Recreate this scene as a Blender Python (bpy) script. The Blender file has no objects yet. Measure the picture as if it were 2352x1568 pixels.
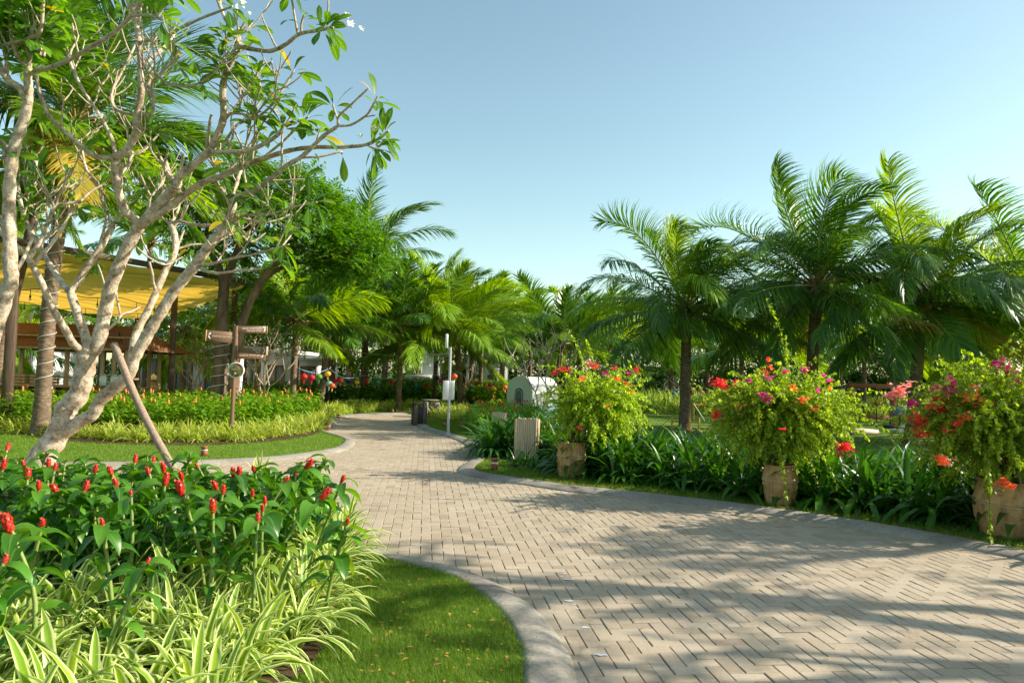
import bpy, bmesh, math, random
import numpy as np
from mathutils import Vector, Matrix

# ------------------------------------------------------------------ camera, light, exposure
scene = bpy.context.scene
C = scene.collection
R = math.radians
CAM_H, PITCH, ROLL, FPX, CXP, CYP = 1.6, R(2.66), R(1.6), 1633.0, 1176.0, 784.0
cam_data = bpy.data.cameras.new("camera")
cam = bpy.data.objects.new("camera", cam_data)
C.objects.link(cam)
cam_data.sensor_width = 36.0
cam_data.lens = 36.0 * FPX / 2352.0
cam_data.clip_start, cam_data.clip_end = 0.05, 3000.0
CAMM = Matrix.Translation((0, 0, CAM_H)) @ Matrix.Rotation(R(90) + PITCH, 4, 'X') @ Matrix.Rotation(ROLL, 4, 'Z')
cam.matrix_world = CAMM
scene.camera = cam

SUN_EL, SUN_AZ = R(31.0), R(2.0)        # azimuth measured from +X towards +Y
world = bpy.data.worlds.new("World")
scene.world = world
world.use_nodes = True
wn = world.node_tree
bg = wn.nodes["Background"]
sky = wn.nodes.new("ShaderNodeTexSky")
sky.sky_type = 'NISHITA'
sky.sun_disc = False
sky.sun_elevation = SUN_EL
sky.sun_rotation = R(90) - SUN_AZ
sky.air_density, sky.dust_density, sky.ozone_density = 1.0, 0.8, 1.0
sky.altitude = 0
_tint = wn.nodes.new("ShaderNodeMix"); _tint.data_type = 'RGBA'; _tint.blend_type = 'MULTIPLY'; _tint.inputs[0].default_value = 1.0
_tint.inputs[7].default_value = (0.755, 0.785, 0.63, 1.0)       # a humid, slightly green-blue tropical sky
wn.links.new(sky.outputs[0], _tint.inputs[6]); wn.links.new(_tint.outputs[2], bg.inputs[0])
bg.inputs[1].default_value = 0.15
sl = bpy.data.lights.new("sun", 'SUN')
sl.energy, sl.angle, sl.color = 4.0, R(0.55), (1.0, 0.92, 0.76)
sun = bpy.data.objects.new("sun", sl)
C.objects.link(sun)
_sd = Vector((math.cos(SUN_EL) * math.cos(SUN_AZ), math.cos(SUN_EL) * math.sin(SUN_AZ), math.sin(SUN_EL)))
sun.rotation_euler = _sd.to_track_quat('Z', 'Y').to_euler()
sun.location = _sd * 60
vs = scene.view_settings
vs.view_transform, vs.look, vs.gamma, vs.exposure = 'Standard', 'None', 1.0, 1.13
cy = scene.cycles
cy.use_denoising = True
cy.max_bounces, cy.diffuse_bounces, cy.glossy_bounces, cy.transmission_bounces, cy.transparent_max_bounces = 8, 5, 2, 5, 6
cy.use_adaptive_sampling = True
cy.adaptive_threshold = 0.02
cy.caustics_reflective = cy.caustics_refractive = False

# ------------------------------------------------------------------ picture -> place
_RM = np.array(CAMM.to_3x3())
def ray(px, py):
    d = _RM @ np.array([(px - CXP) / FPX, -(py - CYP) / FPX, -1.0])
    return d
def G(px, py, z=0.0):
    d = ray(px, py); t = (z - CAM_H) / d[2]
    return np.array([d[0] * t, d[1] * t, z])
def at(px, py, depth):
    d = ray(px, py); t = depth / d[1]
    return np.array([d[0] * t, d[1] * t, CAM_H + d[2] * t])

def pxof(x, y, z=0.0):
    c = _RM.T @ np.array([x, y, z - CAM_H]); return CXP - c[0] / c[2] * FPX
# ------------------------------------------------------------------ mesh collecting
rng = np.random.default_rng(7)
class MB:
    def __init__(s):
        s.v, s.q, s.t, s.u, s.n = [], [], [], [], 0
    def add(s, v, f, mi=0, u=None):
        v = np.asarray(v, float).reshape(-1, 3)
        f = np.asarray(f, np.int64)
        if f.shape[1] == 4: s.q.append((f + s.n, mi))
        else: s.t.append((f + s.n, mi))
        s.v.append(v)
        s.u.append(np.zeros(len(v)) if u is None else np.asarray(u, float))
        s.n += len(v)
        return s
    def merge(s, o, M=None):
        off = s.n
        for v in o.v:
            if M is not None:
                m = np.array(M); v = v @ m[:3, :3].T + m[:3, 3]
            s.v.append(v)
        s.u += o.u
        s.q += [(f + off, m) for f, m in o.q]; s.t += [(f + off, m) for f, m in o.t]
        s.n += o.n
        return s
    def mesh(s, name, mats, off=(0, 0, 0), smooth=True):
        me = bpy.data.meshes.new(name)
        v = np.concatenate(s.v) - np.asarray(off, float)
        me.vertices.add(len(v)); me.vertices.foreach_set("co", v.astype(np.float32).ravel())
        loops, starts, mis, pos = [], [], [], 0
        for arr, k in ((s.q, 4), (s.t, 3)):
            for f, m in arr:
                loops.append(f.ravel()); n = len(f)
                starts.append(pos + np.arange(n) * k); mis.append(np.full(n, m)); pos += n * k
        loops = np.concatenate(loops).astype(np.int32); starts = np.concatenate(starts).astype(np.int32)
        mis = np.concatenate(mis).astype(np.int32)
        me.loops.add(len(loops)); me.loops.foreach_set("vertex_index", loops)
        me.polygons.add(len(starts)); me.polygons.foreach_set("loop_start", starts)
        me.polygons.foreach_set("material_index", mis)
        me.polygons.foreach_set("use_smooth", np.full(len(starts), smooth))
        a = me.attributes.new("u", 'FLOAT', 'POINT'); a.data.foreach_set("value", np.concatenate(s.u).astype(np.float32))
        me.update(calc_edges=True)
        for m in (mats if isinstance(mats, (list, tuple)) else [mats]): me.materials.append(m)
        return me

def link(name, me, parent=None, loc=(0, 0, 0), rot=(0, 0, 0)):
    o = bpy.data.objects.new(name, me); C.objects.link(o)
    o.location = loc; o.rotation_euler = rot
    if parent is not None: o.parent = parent
    return o
def tag(o, label=None, cat=None, group=None, kind=None):
    if label: o["label"] = label
    if cat: o["category"] = cat
    if group: o["group"] = group
    if kind: o["kind"] = kind
    return o
def thing(name, label, cat, loc=(0, 0, 0), rz=0.0, group=None):
    o = bpy.data.objects.new(name, None); C.objects.link(o)
    o.empty_display_size = 0.2
    o.location = [float(x) for x in loc]; o.rotation_euler = (0, 0, rz)
    return tag(o, label, cat, group)
def part(name, mb, mats, parent, wld=True, smooth=True, label=None):
    """wld: the shapes in mb are in place in the world; else they are in the parent's own axes"""
    off = (0, 0, 0)
    if wld and parent is not None:
        p = parent; off = np.zeros(3)
        while p is not None: off = off + np.array(p.location); p = p.parent
    o = link(name, mb.mesh(name, mats, off, smooth), parent)
    if label: o["label"] = label
    return o
def solo(name, mb, mats, label, cat, group=None, kind=None, smooth=True, loc=(0, 0, 0)):
    o = link(name, mb.mesh(name, mats, loc, smooth), None, loc)
    return tag(o, label, cat, group, kind)
def dup(root, loc, rz=0.0, scale=1.0, label=None, group=None):
    r = root.copy(); C.objects.link(r); r.location = [float(x) for x in loc]; r.rotation_euler = (0, 0, rz)
    r.scale = (scale,) * 3 if not isinstance(scale, (tuple, list)) else scale
    if label: r["label"] = label
    if group: r["group"] = group
    for ch in list(root.children):
        c = ch.copy(); C.objects.link(c); c.parent = r
        for g in ch.children:
            d = g.copy(); C.objects.link(d); d.parent = c
    return r

# ------------------------------------------------------------------ shapes
def nrm(a): return a / np.maximum(np.linalg.norm(a, axis=-1, keepdims=True), 1e-9)
def smooth_path(P, n=6):
    P = np.asarray(P, float)
    if len(P) < 3: n = max(n, 2)
    Q = np.vstack([2 * P[0] - P[1], P, 2 * P[-1] - P[-2]])
    out = []
    for i in range(1, len(Q) - 2):
        a, b, c, d = Q[i - 1], Q[i], Q[i + 1], Q[i + 2]
        for t in np.arange(n) / n:
            out.append(.5 * ((2 * b) + (c - a) * t + (2 * a - 5 * b + 4 * c - d) * t * t + (3 * b - a - 3 * c + d) * t ** 3))
    out.append(P[-1])
    return np.array(out)
def tube(mb, P, rad, n=8, mi=0, cap=True, u=0.0, wob=0.0):
    P = np.asarray(P, float); k = len(P)
    rad = np.broadcast_to(np.asarray(rad, float), (k,)) if np.ndim(rad) == 0 or len(np.atleast_1d(rad)) != k else np.asarray(rad, float)
    T = nrm(np.gradient(P, axis=0))
    a = np.array([0, 0, 1.]) if abs(T[0][2]) < .9 else np.array([1., 0, 0])
    N = nrm(np.cross(T[0], a))
    ang = np.arange(n) / n * 2 * np.pi
    V = []
    for i in range(k):
        N = nrm(N - T[i] * N.dot(T[i])); B = np.cross(T[i], N)
        r = rad[i] * (1 + (rng.normal(0, wob, n) if wob else 0))
        V.append(P[i] + (np.cos(ang) * r)[:, None] * N + (np.sin(ang) * r)[:, None] * B)
    V = np.concatenate(V)
    i, j = np.meshgrid(np.arange(k - 1), np.arange(n), indexing='ij')
    F = np.stack([i * n + j, i * n + (j + 1) % n, (i + 1) * n + (j + 1) % n, (i + 1) * n + j], -1).reshape(-1, 4)
    mb.add(V, F, mi, np.full(len(V), u))
    if cap:
        for ring, c in ((0, P[0]), (k - 1, P[-1])):
            vv = np.vstack([V[ring * n:(ring + 1) * n], c])
            jj = np.arange(n)
            ff = np.stack([jj, (jj + 1) % n, np.full(n, n)], -1)
            if ring == 0: ff = ff[:, ::-1]
            mb.add(vv, ff, mi, np.full(len(vv), u))
def lathe(mb, prof, n=24, c=(0, 0, 0), mi=0, u=0.0):
    prof = np.asarray(prof, float); ang = np.arange(n) / n * 2 * np.pi
    V = np.stack([prof[:, 0:1] * np.cos(ang) + c[0], prof[:, 0:1] * np.sin(ang) + c[1], np.repeat(prof[:, 1:2], n, 1) + c[2]], -1).reshape(-1, 3)
    k = len(prof)
    i, j = np.meshgrid(np.arange(k - 1), np.arange(n), indexing='ij')
    F = np.stack([i * n + j, i * n + (j + 1) % n, (i + 1) * n + (j + 1) % n, (i + 1) * n + j], -1).reshape(-1, 4)
    mb.add(V, F, mi, np.full(len(V), u))
_boxc = {}
def box(mb, c, s, rz=0.0, bev=0.0, mi=0, M=None):
    key = (tuple(np.round(s, 4)), bev)
    if key not in _boxc:
        bm = bmesh.new(); bmesh.ops.create_cube(bm, size=1.0)
        for v in bm.verts: v.co = Vector((v.co.x * s[0], v.co.y * s[1], v.co.z * s[2]))
        if bev > 0: bmesh.ops.bevel(bm, geom=bm.edges[:], offset=min(bev, min(s) * .4), segments=1, affect='EDGES')
        bm.verts.index_update()
        V = np.array([v.co[:] for v in bm.verts])
        Q = [[v.index for v in f.verts] for f in bm.faces if len(f.verts) == 4]
        T3 = [[v.index for v in f.verts] for f in bm.faces if len(f.verts) == 3]
        bm.free(); _boxc[key] = (V, Q, T3)
    V, Q, T3 = _boxc[key]
    if M is None:
        ca, sa = math.cos(rz), math.sin(rz)
        W = np.stack([V[:, 0] * ca - V[:, 1] * sa, V[:, 0] * sa + V[:, 1] * ca, V[:, 2]], -1) + np.asarray(c, float)
    else:
        m = np.array(M); W = V @ m[:3, :3].T + m[:3, 3]
    n0 = mb.n
    mb.add(W, Q, mi)
    if T3:
        mb.t.append((np.asarray(T3) + n0, mi))
def beam(mb, a, b, w, d, bev=.004, mi=0):
    """square bar from a to b"""
    a, b = Vector(a), Vector(b); L = (b - a).length
    q = (b - a).to_track_quat('Z', 'Y')
    M = Matrix.Translation((a + b) / 2) @ q.to_matrix().to_4x4()
    box(mb, (0, 0, 0), (w, d, L), bev=bev, mi=mi, M=M)
def ball(mb, c, r, n=10, k=6, mi=0, sz=1.0, u=0.0):
    th = np.linspace(0, np.pi, k + 1)
    lathe(mb, np.stack([np.sin(th) * r + 1e-5, -np.cos(th) * r * sz], -1), n, c, mi, u)

PROF = {
    'leaf': lambda t: np.sin(np.pi * np.clip(t, 0, 1) ** .85) ** .8 + .02,
    'ovate': lambda t: np.sin(np.pi * np.clip(t, 0, 1) ** .62) ** .85 + .02,
    'obov': lambda t: np.sin(np.pi * np.clip(t, 0, 1) ** 1.5) ** .75 * (1 - .0 * t) + .04,
    'strap': lambda t: np.clip(.55 + 1.6 * t, 0, 1) * np.clip((1 - t) * 3.2, 0.0, 1) ** .75 + .015,
    'blade': lambda t: (1 - t) ** .6 * .95 + .03,
    'leaflet': lambda t: np.clip(.45 + 3 * t, 0, 1) * np.clip((1 - t) * 1.5, 0, 1) ** .8 + .02,
}
def ribbons(mb, P, D, L, W, droop=0.0, seg=5, prof='leaf', fold=0.0, S=None, mi=0, across=3, twist=0.0, curl=0.0, wave=0.0, push=None):
    """N curved leaves at once. P,D (N,3), L,W,droop (N,)"""
    P = np.asarray(P, float).reshape(-1, 3); N = len(P)
    D = nrm(np.broadcast_to(np.asarray(D, float), (N, 3)).copy())
    L = np.broadcast_to(np.asarray(L, float), (N,)); W = np.broadcast_to(np.asarray(W, float), (N,))
    droop = np.broadcast_to(np.asarray(droop, float), (N,))
    if S is None:
        S = np.cross(D, np.array([0, 0, 1.]))
        bad = np.linalg.norm(S, axis=1) < .15
        if bad.any(): S[bad] = np.cross(D[bad], rng.normal(0, 1, (bad.sum(), 3)))
    S = nrm(S - D * (S * D).sum(1, keepdims=True))
    if np.any(twist):
        tw = np.broadcast_to(np.asarray(twist, float), (N,))[:, None]
        S = S * np.cos(tw) + np.cross(D, S) * np.sin(tw)
    rows, us = [], []
    p = P.copy(); d = D.copy(); pr = PROF[prof]
    ph = rng.random(N) * 6.28
    for i in range(seg + 1):
        t = i / seg
        w = (W * pr(np.array(t)) * .5)[:, None]
        s = nrm(S - d * (S * d).sum(1, keepdims=True)); nn = np.cross(s, d)
        if across == 3:
            wv = (wave * np.sin(ph + t * 9) * W)[:, None] * nn if wave else 0
            rows.append(np.stack([p - s * w + nn * w * fold + wv, p, p + s * w + nn * w * fold - wv], 1)); us.append([0., .5, 1.])
        else:
            rows.append(np.stack([p - s * w, p + s * w], 1)); us.append([0., 1.])
        if i < seg:
            p = p + d * (L / seg)[:, None]
            dd = np.zeros((N, 3)); dd[:, 2] = -droop / seg
            if push is not None: dd = dd + np.asarray(push) / seg
            d = nrm(d + dd)
    A = across
    V = np.stack(rows, 1).reshape(-1, 3)                 # N, seg+1, A
    U = np.broadcast_to(np.array(us)[None], (N, seg + 1, A)).ravel()
    n_, i_, a_ = np.meshgrid(np.arange(N), np.arange(seg), np.arange(A - 1), indexing='ij')
    b = n_ * (seg + 1) * A + i_ * A + a_
    F = np.stack([b, b + 1, b + A + 1, b + A], -1).reshape(-1, 4)
    mb.add(V, F, mi, U)
def rdir(n, lo, hi, az=None):
    a = rng.random(n) * 2 * np.pi if az is None else np.asarray(az)
    e = lo + rng.random(n) * (hi - lo)
    return np.stack([np.cos(e) * np.cos(a), np.cos(e) * np.sin(a), np.sin(e)], -1)
def inpoly(pt, poly):
    x, y = pt[..., 0], pt[..., 1]; r = np.zeros(x.shape, bool); n = len(poly)
    for i in range(n):
        x1, y1 = poly[i][:2]; x2, y2 = poly[(i + 1) % n][:2]
        c = ((y1 > y) != (y2 > y)) & (x < (x2 - x1) * (y - y1) / (y2 - y1 + 1e-12) + x1)
        r ^= c
    return r
def scatter(poly, n, mind=0.0):
    poly = np.asarray(poly)[:, :2]; lo, hi = poly.min(0), poly.max(0); out = []
    tries = 0
    if mind == 0:
        while sum(map(len, out)) < n:
            p = lo + rng.random((n * 2, 2)) * (hi - lo); out.append(p[inpoly(p, poly)])
        return np.concatenate(out)[:n]
    pts = []
    while len(pts) < n and tries < n * 60:
        tries += 1; p = lo + rng.random(2) * (hi - lo)
        if inpoly(p[None], poly)[0] and all((p[0] - q[0]) ** 2 + (p[1] - q[1]) ** 2 > mind * mind for q in pts): pts.append(p)
    return np.array(pts)

# ------------------------------------------------------------------ materials
def newmat(name):
    m = bpy.data.materials.new(name); m.use_nodes = True
    nt = m.node_tree; return m, nt, nt.nodes["Principled BSDF"]
def rgba(c): return (c[0], c[1], c[2], 1.0)
def nd(nt, t, **kw):
    n = nt.nodes.new(t)
    for k, v in kw.items(): setattr(n, k, v)
    return n
def mixc(nt, fac, a, b, mode='MIX'):
    m = nd(nt, "ShaderNodeMix", data_type='RGBA', blend_type=mode)
    if isinstance(fac, (int, float)): m.inputs[0].default_value = fac
    else: nt.links.new(fac, m.inputs[0])
    for s, v in ((6, a), (7, b)):
        if isinstance(v, tuple): m.inputs[s].default_value = rgba(v)
        else: nt.links.new(v, m.inputs[s])
    return m.outputs[2]
def noise(nt, scale, detail=4, rough=.55, vec='Object', stretch=None):
    n = nd(nt, "ShaderNodeTexNoise"); n.inputs["Scale"].default_value = scale
    n.inputs["Detail"].default_value = detail; n.inputs["Roughness"].default_value = rough
    tc = nd(nt, "ShaderNodeTexCoord"); o = tc.outputs[vec]
    if stretch:
        mp = nd(nt, "ShaderNodeMapping"); mp.inputs["Scale"].default_value = stretch
        nt.links.new(o, mp.inputs[0]); o = mp.outputs[0]
    nt.links.new(o, n.inputs["Vector"]); return n
def ramp(nt, fac, stops):
    r = nd(nt, "ShaderNodeValToRGB"); e = r.color_ramp.elements
    while len(e) < len(stops): e.new(.5)
    for el, (p, c) in zip(e, stops):
        el.position = p; el.color = rgba(c) if isinstance(c, tuple) else (c, c, c, 1)
    nt.links.new(fac, r.inputs[0]); return r.outputs[0]
def bump(nt, b, h, strength=.4, dist=.02):
    n = nd(nt, "ShaderNodeBump"); n.inputs["Strength"].default_value = strength; n.inputs["Distance"].default_value = dist
    nt.links.new(h, n.inputs["Height"]); nt.links.new(n.outputs[0], b.inputs["Normal"])
def pmat(name, c1, c2=None, scale=6.0, rough=.6, spec=.4, bmp=0.0, metal=0.0, stretch=None, c3=None, bdist=.01):
    m, nt, b = newmat(name)
    b.inputs["Roughness"].default_value = rough; b.inputs["Specular IOR Level"].default_value = spec
    b.inputs["Metallic"].default_value = metal
    if c2 is None: b.inputs["Base Color"].default_value = rgba(c1); return m
    n = noise(nt, scale, 6, .6, 'Object', stretch)
    stops = [(.35, c1), (.65, c2)] if c3 is None else [(.3, c1), (.5, c2), (.68, c3)]
    nt.links.new(ramp(nt, n.outputs[0], stops), b.inputs["Base Color"])
    if bmp: bump(nt, b, n.outputs[0], bmp, bdist)
    return m
def leafmat(name, c1, c2, c3=None, old=None, tr=.35, rough=.42, spec=.45, trc=None, midrib=None, stripe=None):
    m, nt, b = newmat(name)
    g = nd(nt, "ShaderNodeNewGeometry")
    stops = [(0., c1), (1., c2)] if c3 is None else [(0., c1), (.55, c2), (1., c3)]
    if old: stops = [(0., c1), (.5, c2), (.965, c3), (.985, old)]
    col = ramp(nt, g.outputs["Random Per Island"], stops)
    oi = nd(nt, "ShaderNodeObjectInfo")
    hs = nd(nt, "ShaderNodeHueSaturation"); nt.links.new(col, hs.inputs["Color"])
    ml = nd(nt, "ShaderNodeMath", operation='MULTIPLY_ADD'); nt.links.new(oi.outputs["Random"], ml.inputs[0])
    ml.inputs[1].default_value = .35; ml.inputs[2].default_value = .82; nt.links.new(ml.outputs[0], hs.inputs["Value"])
    col = hs.outputs[0]
    if midrib or stripe:
        at_ = nd(nt, "ShaderNodeAttribute", attribute_name="u")
        if midrib:
            f = ramp(nt, at_.outputs["Fac"], [(.42, 0.), (.5, 1.), (.58, 0.)]); col = mixc(nt, f, col, midrib)
        else:
            f = ramp(nt, at_.outputs["Fac"], stripe[1]); col = mixc(nt, f, col, stripe[0])
    nt.links.new(col, b.inputs["Base Color"])
    b.inputs["Roughness"].default_value = rough; b.inputs["Specular IOR Level"].default_value = spec
    t = nd(nt, "ShaderNodeBsdfTranslucent")
    h2 = nd(nt, "ShaderNodeHueSaturation"); nt.links.new(col, h2.inputs["Color"])
    h2.inputs["Hue"].default_value = .485; h2.inputs["Saturation"].default_value = 1.1; h2.inputs["Value"].default_value = 2.0
    nt.links.new(h2.outputs[0], t.inputs["Color"])
    mx = nd(nt, "ShaderNodeMixShader"); mx.inputs[0].default_value = tr
    nt.links.new(b.outputs[0], mx.inputs[1]); nt.links.new(t.outputs[0], mx.inputs[2])
    nt.links.new(mx.outputs[0], nt.nodes["Material Output"].inputs[0])
    return m
# ------------------------------------------------------------------ ground, road, kerbs, lawns
from mathutils.geometry import tessellate_polygon
def gpath(pts, z=0.0, n=6): return smooth_path([G(x, y) for x, y in pts], n) + np.array([0, 0, z])
def sheet(mb, poly, z, mi=0):
    poly = np.asarray(poly)[:, :2]
    V = np.column_stack([poly, np.full(len(poly), z)])
    T3 = np.array(tessellate_polygon([[Vector(v) for v in V]]))
    nz = np.cross(V[T3[:, 1]] - V[T3[:, 0]], V[T3[:, 2]] - V[T3[:, 0]])[:, 2]
    T3[nz < 0] = T3[nz < 0][:, ::-1]
    mb.add(V, T3, mi)

def grass_mat(name, a, b, c, sc=3.0):
    m, nt, bs = newmat(name)
    n1 = noise(nt, sc, 5, .6); n2 = noise(nt, sc * 14, 3, .7)
    c1 = ramp(nt, n1.outputs[0], [(.3, a), (.5, b), (.72, c)])
    nt.links.new(mixc(nt, .75, c1, ramp(nt, n2.outputs[0], [(.3, (.5, .5, .5)), (.7, (1.25, 1.25, 1.1))]), 'MULTIPLY'), bs.inputs[0])
    bs.inputs["Roughness"].default_value = .85; bs.inputs["Specular IOR Level"].default_value = .15
    bump(nt, bs, n2.outputs[0], .8, .03); return m
M_LAWN = grass_mat("lawn", (.09, .17, .02), (.13, .22, .03), (.19, .24, .05))
M_GROUND = grass_mat("ground", (.05, .085, .02), (.06, .1, .02), (.09, .10, .04), .4)
M_SOIL = pmat("soil", (.055, .032, .018), (.10, .065, .04), 9, .95, .1, .6)
M_JOINT = pmat("joint_sand", (.075, .055, .035), (.16, .125, .085), 3.5, .95, .1, .4, c3=(.09, .11, .035))

gm = MB(); gm.add([[-400, -60, -.03], [400, -60, -.03], [400, 900, -.03], [-400, 900, -.03]], [[0, 1, 2, 3]])
solo("ground", gm, M_GROUND, None, None, kind="structure")

# edges of the paving, walked in the picture and laid on the ground
K_RIGHT = gpath([(990, 962), (950, 966), (952, 974), (972, 987), (1010, 998), (1055, 1014), (1078, 1034), (1080, 1055), (1054, 1074), (1056, 1087), (1100, 1098), (1200, 1113),
                 (1300, 1128), (1400, 1138), (1500, 1149), (1700, 1173), (1850, 1195), (2000, 1219), (2150, 1246), (2352, 1288), (2600, 1345), (3000, 1450), (3600, 1600)])
K_FAR = gpath([(747, 984), (776, 983), (775, 969), (798, 958), (850, 953.5), (945, 950.5), (1010, 950)])
K_TONGUE = gpath([(-500, 1076), (0, 1074), (200, 1072), (400, 1069), (600, 1060), (700, 1050), (785, 1036), (812, 1022), (812, 1011), (790, 1003), (747, 991)])
K_NEAR = gpath([(-500, 1120), (0, 1112), (300, 1114), (600, 1138), (740, 1175), (790, 1222), (830, 1257), (950, 1282), (1100, 1322), (1215, 1390), (1292, 1480), (1322, 1568), (1336, 1700), (1330, 2000), (1250, 2600)])
ROAD = np.vstack([K_FAR, K_RIGHT, [[9.0, .4, 0], [0.1, .4, 0]], K_NEAR[::-1], K_TONGUE])

m, nt, b = newmat("paver")
g_ = nd(nt, "ShaderNodeNewGeometry")
base = ramp(nt, g_.outputs["Random Per Island"], [(0., (.375, .305, .225)), (.35, (.42, .345, .26)), (.75, (.445, .375, .295)), (.93, (.40, .325, .245)), (1., (.33, .265, .20))])
n1 = noise(nt, .8, 6, .7); n2 = noise(nt, 45, 4, .7); n3 = noise(nt, 3.1, 6, .75, stretch=(1, .5, 1))
base = mixc(nt, .7, base, ramp(nt, n3.outputs[0], [(.30, (.62, .59, .55)), (.43, (1, 1, 1)), (.62, (1, 1, 1)), (.75, (1.10, 1.08, 1.04))]), 'MULTIPLY')
base = mixc(nt, .8, base, ramp(nt, n1.outputs[0], [(.3, (.86, .84, .82)), (.7, (1.08, 1.07, 1.04))]), 'MULTIPLY')
base = mixc(nt, .6, base, ramp(nt, n2.outputs[0], [(.3, (.75, .74, .73)), (.7, (1.15, 1.15, 1.15))]), 'MULTIPLY')
nt.links.new(base, b.inputs[0]); b.inputs["Roughness"].default_value = .82; b.inputs["Specular IOR Level"].default_value = .25
bump(nt, b, n2.outputs[0], .25, .004)
M_PAVER = m
road = MB()
w = .1; ang = R(6.8); ca, sa = math.cos(ang), math.sin(ang)
ii, jj = np.meshgrid(np.arange(-260, 170), np.arange(-40, 330), indexing='ij'); ii, jj = ii.ravel(), jj.ravel()
k = (ii - jj) % 4
cx = np.where(k == 0, ii + 1.0, ii + .5) * w; cyy = np.where(k == 0, jj + .5, jj + 1.0) * w
hx = np.where(k == 0, w, w / 2); hy = np.where(k == 0, w / 2, w)
sel = (k == 0) | (k == 3)
X = cx * ca - cyy * sa; Y = cx * sa + cyy * ca
ins_ = inpoly(np.stack([X, Y], -1), ROAD)
for ox, oy in ((.11, 0), (-.11, 0), (0, .11), (0, -.11)): ins_ |= inpoly(np.stack([X + ox, Y + oy], -1), ROAD)
sel &= ins_ & (Y > 2.2) & (X > -16) & (X < .75 * Y + 1.2) & (X > -.8 * Y - 1.5)
cx, cyy, hx, hy = cx[sel], cyy[sel], hx[sel], hy[sel]; N = len(cx)
gap = .0013 + rng.random(N) * .0014
V = np.zeros((N, 12, 3)); sg = np.array([[-1, -1], [1, -1], [1, 1], [-1, 1]])
tilt = rng.normal(0, .006, (N, 2)); dz = rng.normal(0, .0012, N); jit = rng.normal(0, .0012, (N, 2))
for r_, (ins, z) in enumerate(((0, -.02), (0, -.0035), (.0045, 0.))):
    for c_ in range(4):
        lx = sg[c_][0] * (hx - gap - ins); ly = sg[c_][1] * (hy - gap - ins)
        V[:, r_ * 4 + c_, 2] = z + dz + lx * tilt[:, 0] + ly * tilt[:, 1]
        gx = cx + lx + jit[:, 0]; gy = cyy + ly + jit[:, 1]
        V[:, r_ * 4 + c_, 0] = gx * ca - gy * sa; V[:, r_ * 4 + c_, 1] = gx * sa + gy * ca
f = [[8, 9, 10, 11]]
for r_ in (0, 4):
    for c_ in range(4): f.append([r_ + c_, r_ + (c_ + 1) % 4, r_ + 4 + (c_ + 1) % 4, r_ + 4 + c_])
F = (np.arange(N)[:, None, None] * 12 + np.array(f)[None]).reshape(-1, 4)
road.add(V.reshape(-1, 3), F, 0)
sheet(road, ROAD, -.010, 1)
solo("road", road, [M_PAVER, M_JOINT], None, None, kind="structure", smooth=False)

m, nt, b = newmat("kerb_concrete")
n1 = noise(nt, 1.6, 6, .7); n2 = noise(nt, 35, 4, .7)
c_ = ramp(nt, n1.outputs[0], [(.3, (.19, .165, .14)), (.52, (.30, .27, .23)), (.7, (.37, .335, .285))])
nt.links.new(mixc(nt, .8, c_, ramp(nt, n2.outputs[0], [(.3, (.62, .6, .58)), (.7, (1.15, 1.15, 1.15))]), 'MULTIPLY'), b.inputs[0])
b.inputs["Roughness"].default_value = .88; bump(nt, b, n2.outputs[0], .5, .006)
M_KERB = m
def kerb(mb, P, width, side):
    T = nrm(np.gradient(P[:, :2], axis=0)); Nn = np.stack([-T[:, 1], T[:, 0]], -1) * side
    prof = [(-.015, -.03), (-.01, .004), (.03, .022), (width * .35, .05), (width * .8, .058), (width - .02, .05), (width, .0)]
    k = len(prof); V = np.zeros((len(P), k, 3))
    for i, (o, z) in enumerate(prof):
        V[:, i, :2] = P[:, :2] + Nn * o; V[:, i, 2] = z + rng.normal(0, .0015, len(P))
    i, j = np.meshgrid(np.arange(len(P) - 1), np.arange(k - 1), indexing='ij')
    b = i * k + j
    F = np.stack([b, b + k, b + k + 1, b + 1], -1).reshape(-1, 4)
    if side > 0: F = F[:, ::-1]
    mb.add(V.reshape(-1, 3), F)
    return P[:, :2] + Nn * (width - .02)
kb = MB()
O_RIGHT = kerb(kb, K_RIGHT, .30, 1)
O_FAR = kerb(kb, K_FAR, .30, 1)
O_TONGUE = kerb(kb, K_TONGUE, .24, 1)
O_NEAR = kerb(kb, K_NEAR, .29, -1)
solo("kerb", kb, M_KERB, None, None, kind="structure")

# lawns
BED_EDGE = gpath([(-400, 1600), (0, 1600), (560, 1600), (690, 1568), (742, 1500), (775, 1400), (790, 1320), (805, 1262)])[:, :2]
NEAR_LAWN = np.vstack([O_NEAR[np.argmin(abs(O_NEAR[:, 1] - G(820, 1250)[1]) + 9 * (O_NEAR[:, 0] < -3)):], [[-3, .8]], BED_EDGE[:][BED_EDGE[:, 1] > 1.2]])
MID_EDGE = gpath([(-500, 960), (-60, 975), (40, 998), (160, 1018), (400, 1026), (560, 1022), (690, 1008), (745, 992)])[:, :2]
LEFT_LAWN = np.vstack([O_TONGUE, MID_EDGE[::-1]])
RIGHT_LAWN = np.vstack([O_RIGHT, [[60, 5], [60, 75], [4, 75], [1.0, 27.5]], [[O_RIGHT[0][0], O_RIGHT[0][1] + .05]]])
FAR_LAWN = np.vstack([O_FAR, [[4, 30], [4, 75], [-60, 75], [-60, 24], [-9, 21.2]]])
lw = MB()
for P, z in ((NEAR_LAWN, .035), (LEFT_LAWN, .035), (RIGHT_LAWN, .036), (FAR_LAWN, .034)): sheet(lw, P, z)
solo("lawn", lw, M_LAWN, None, None, kind="structure")
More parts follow.
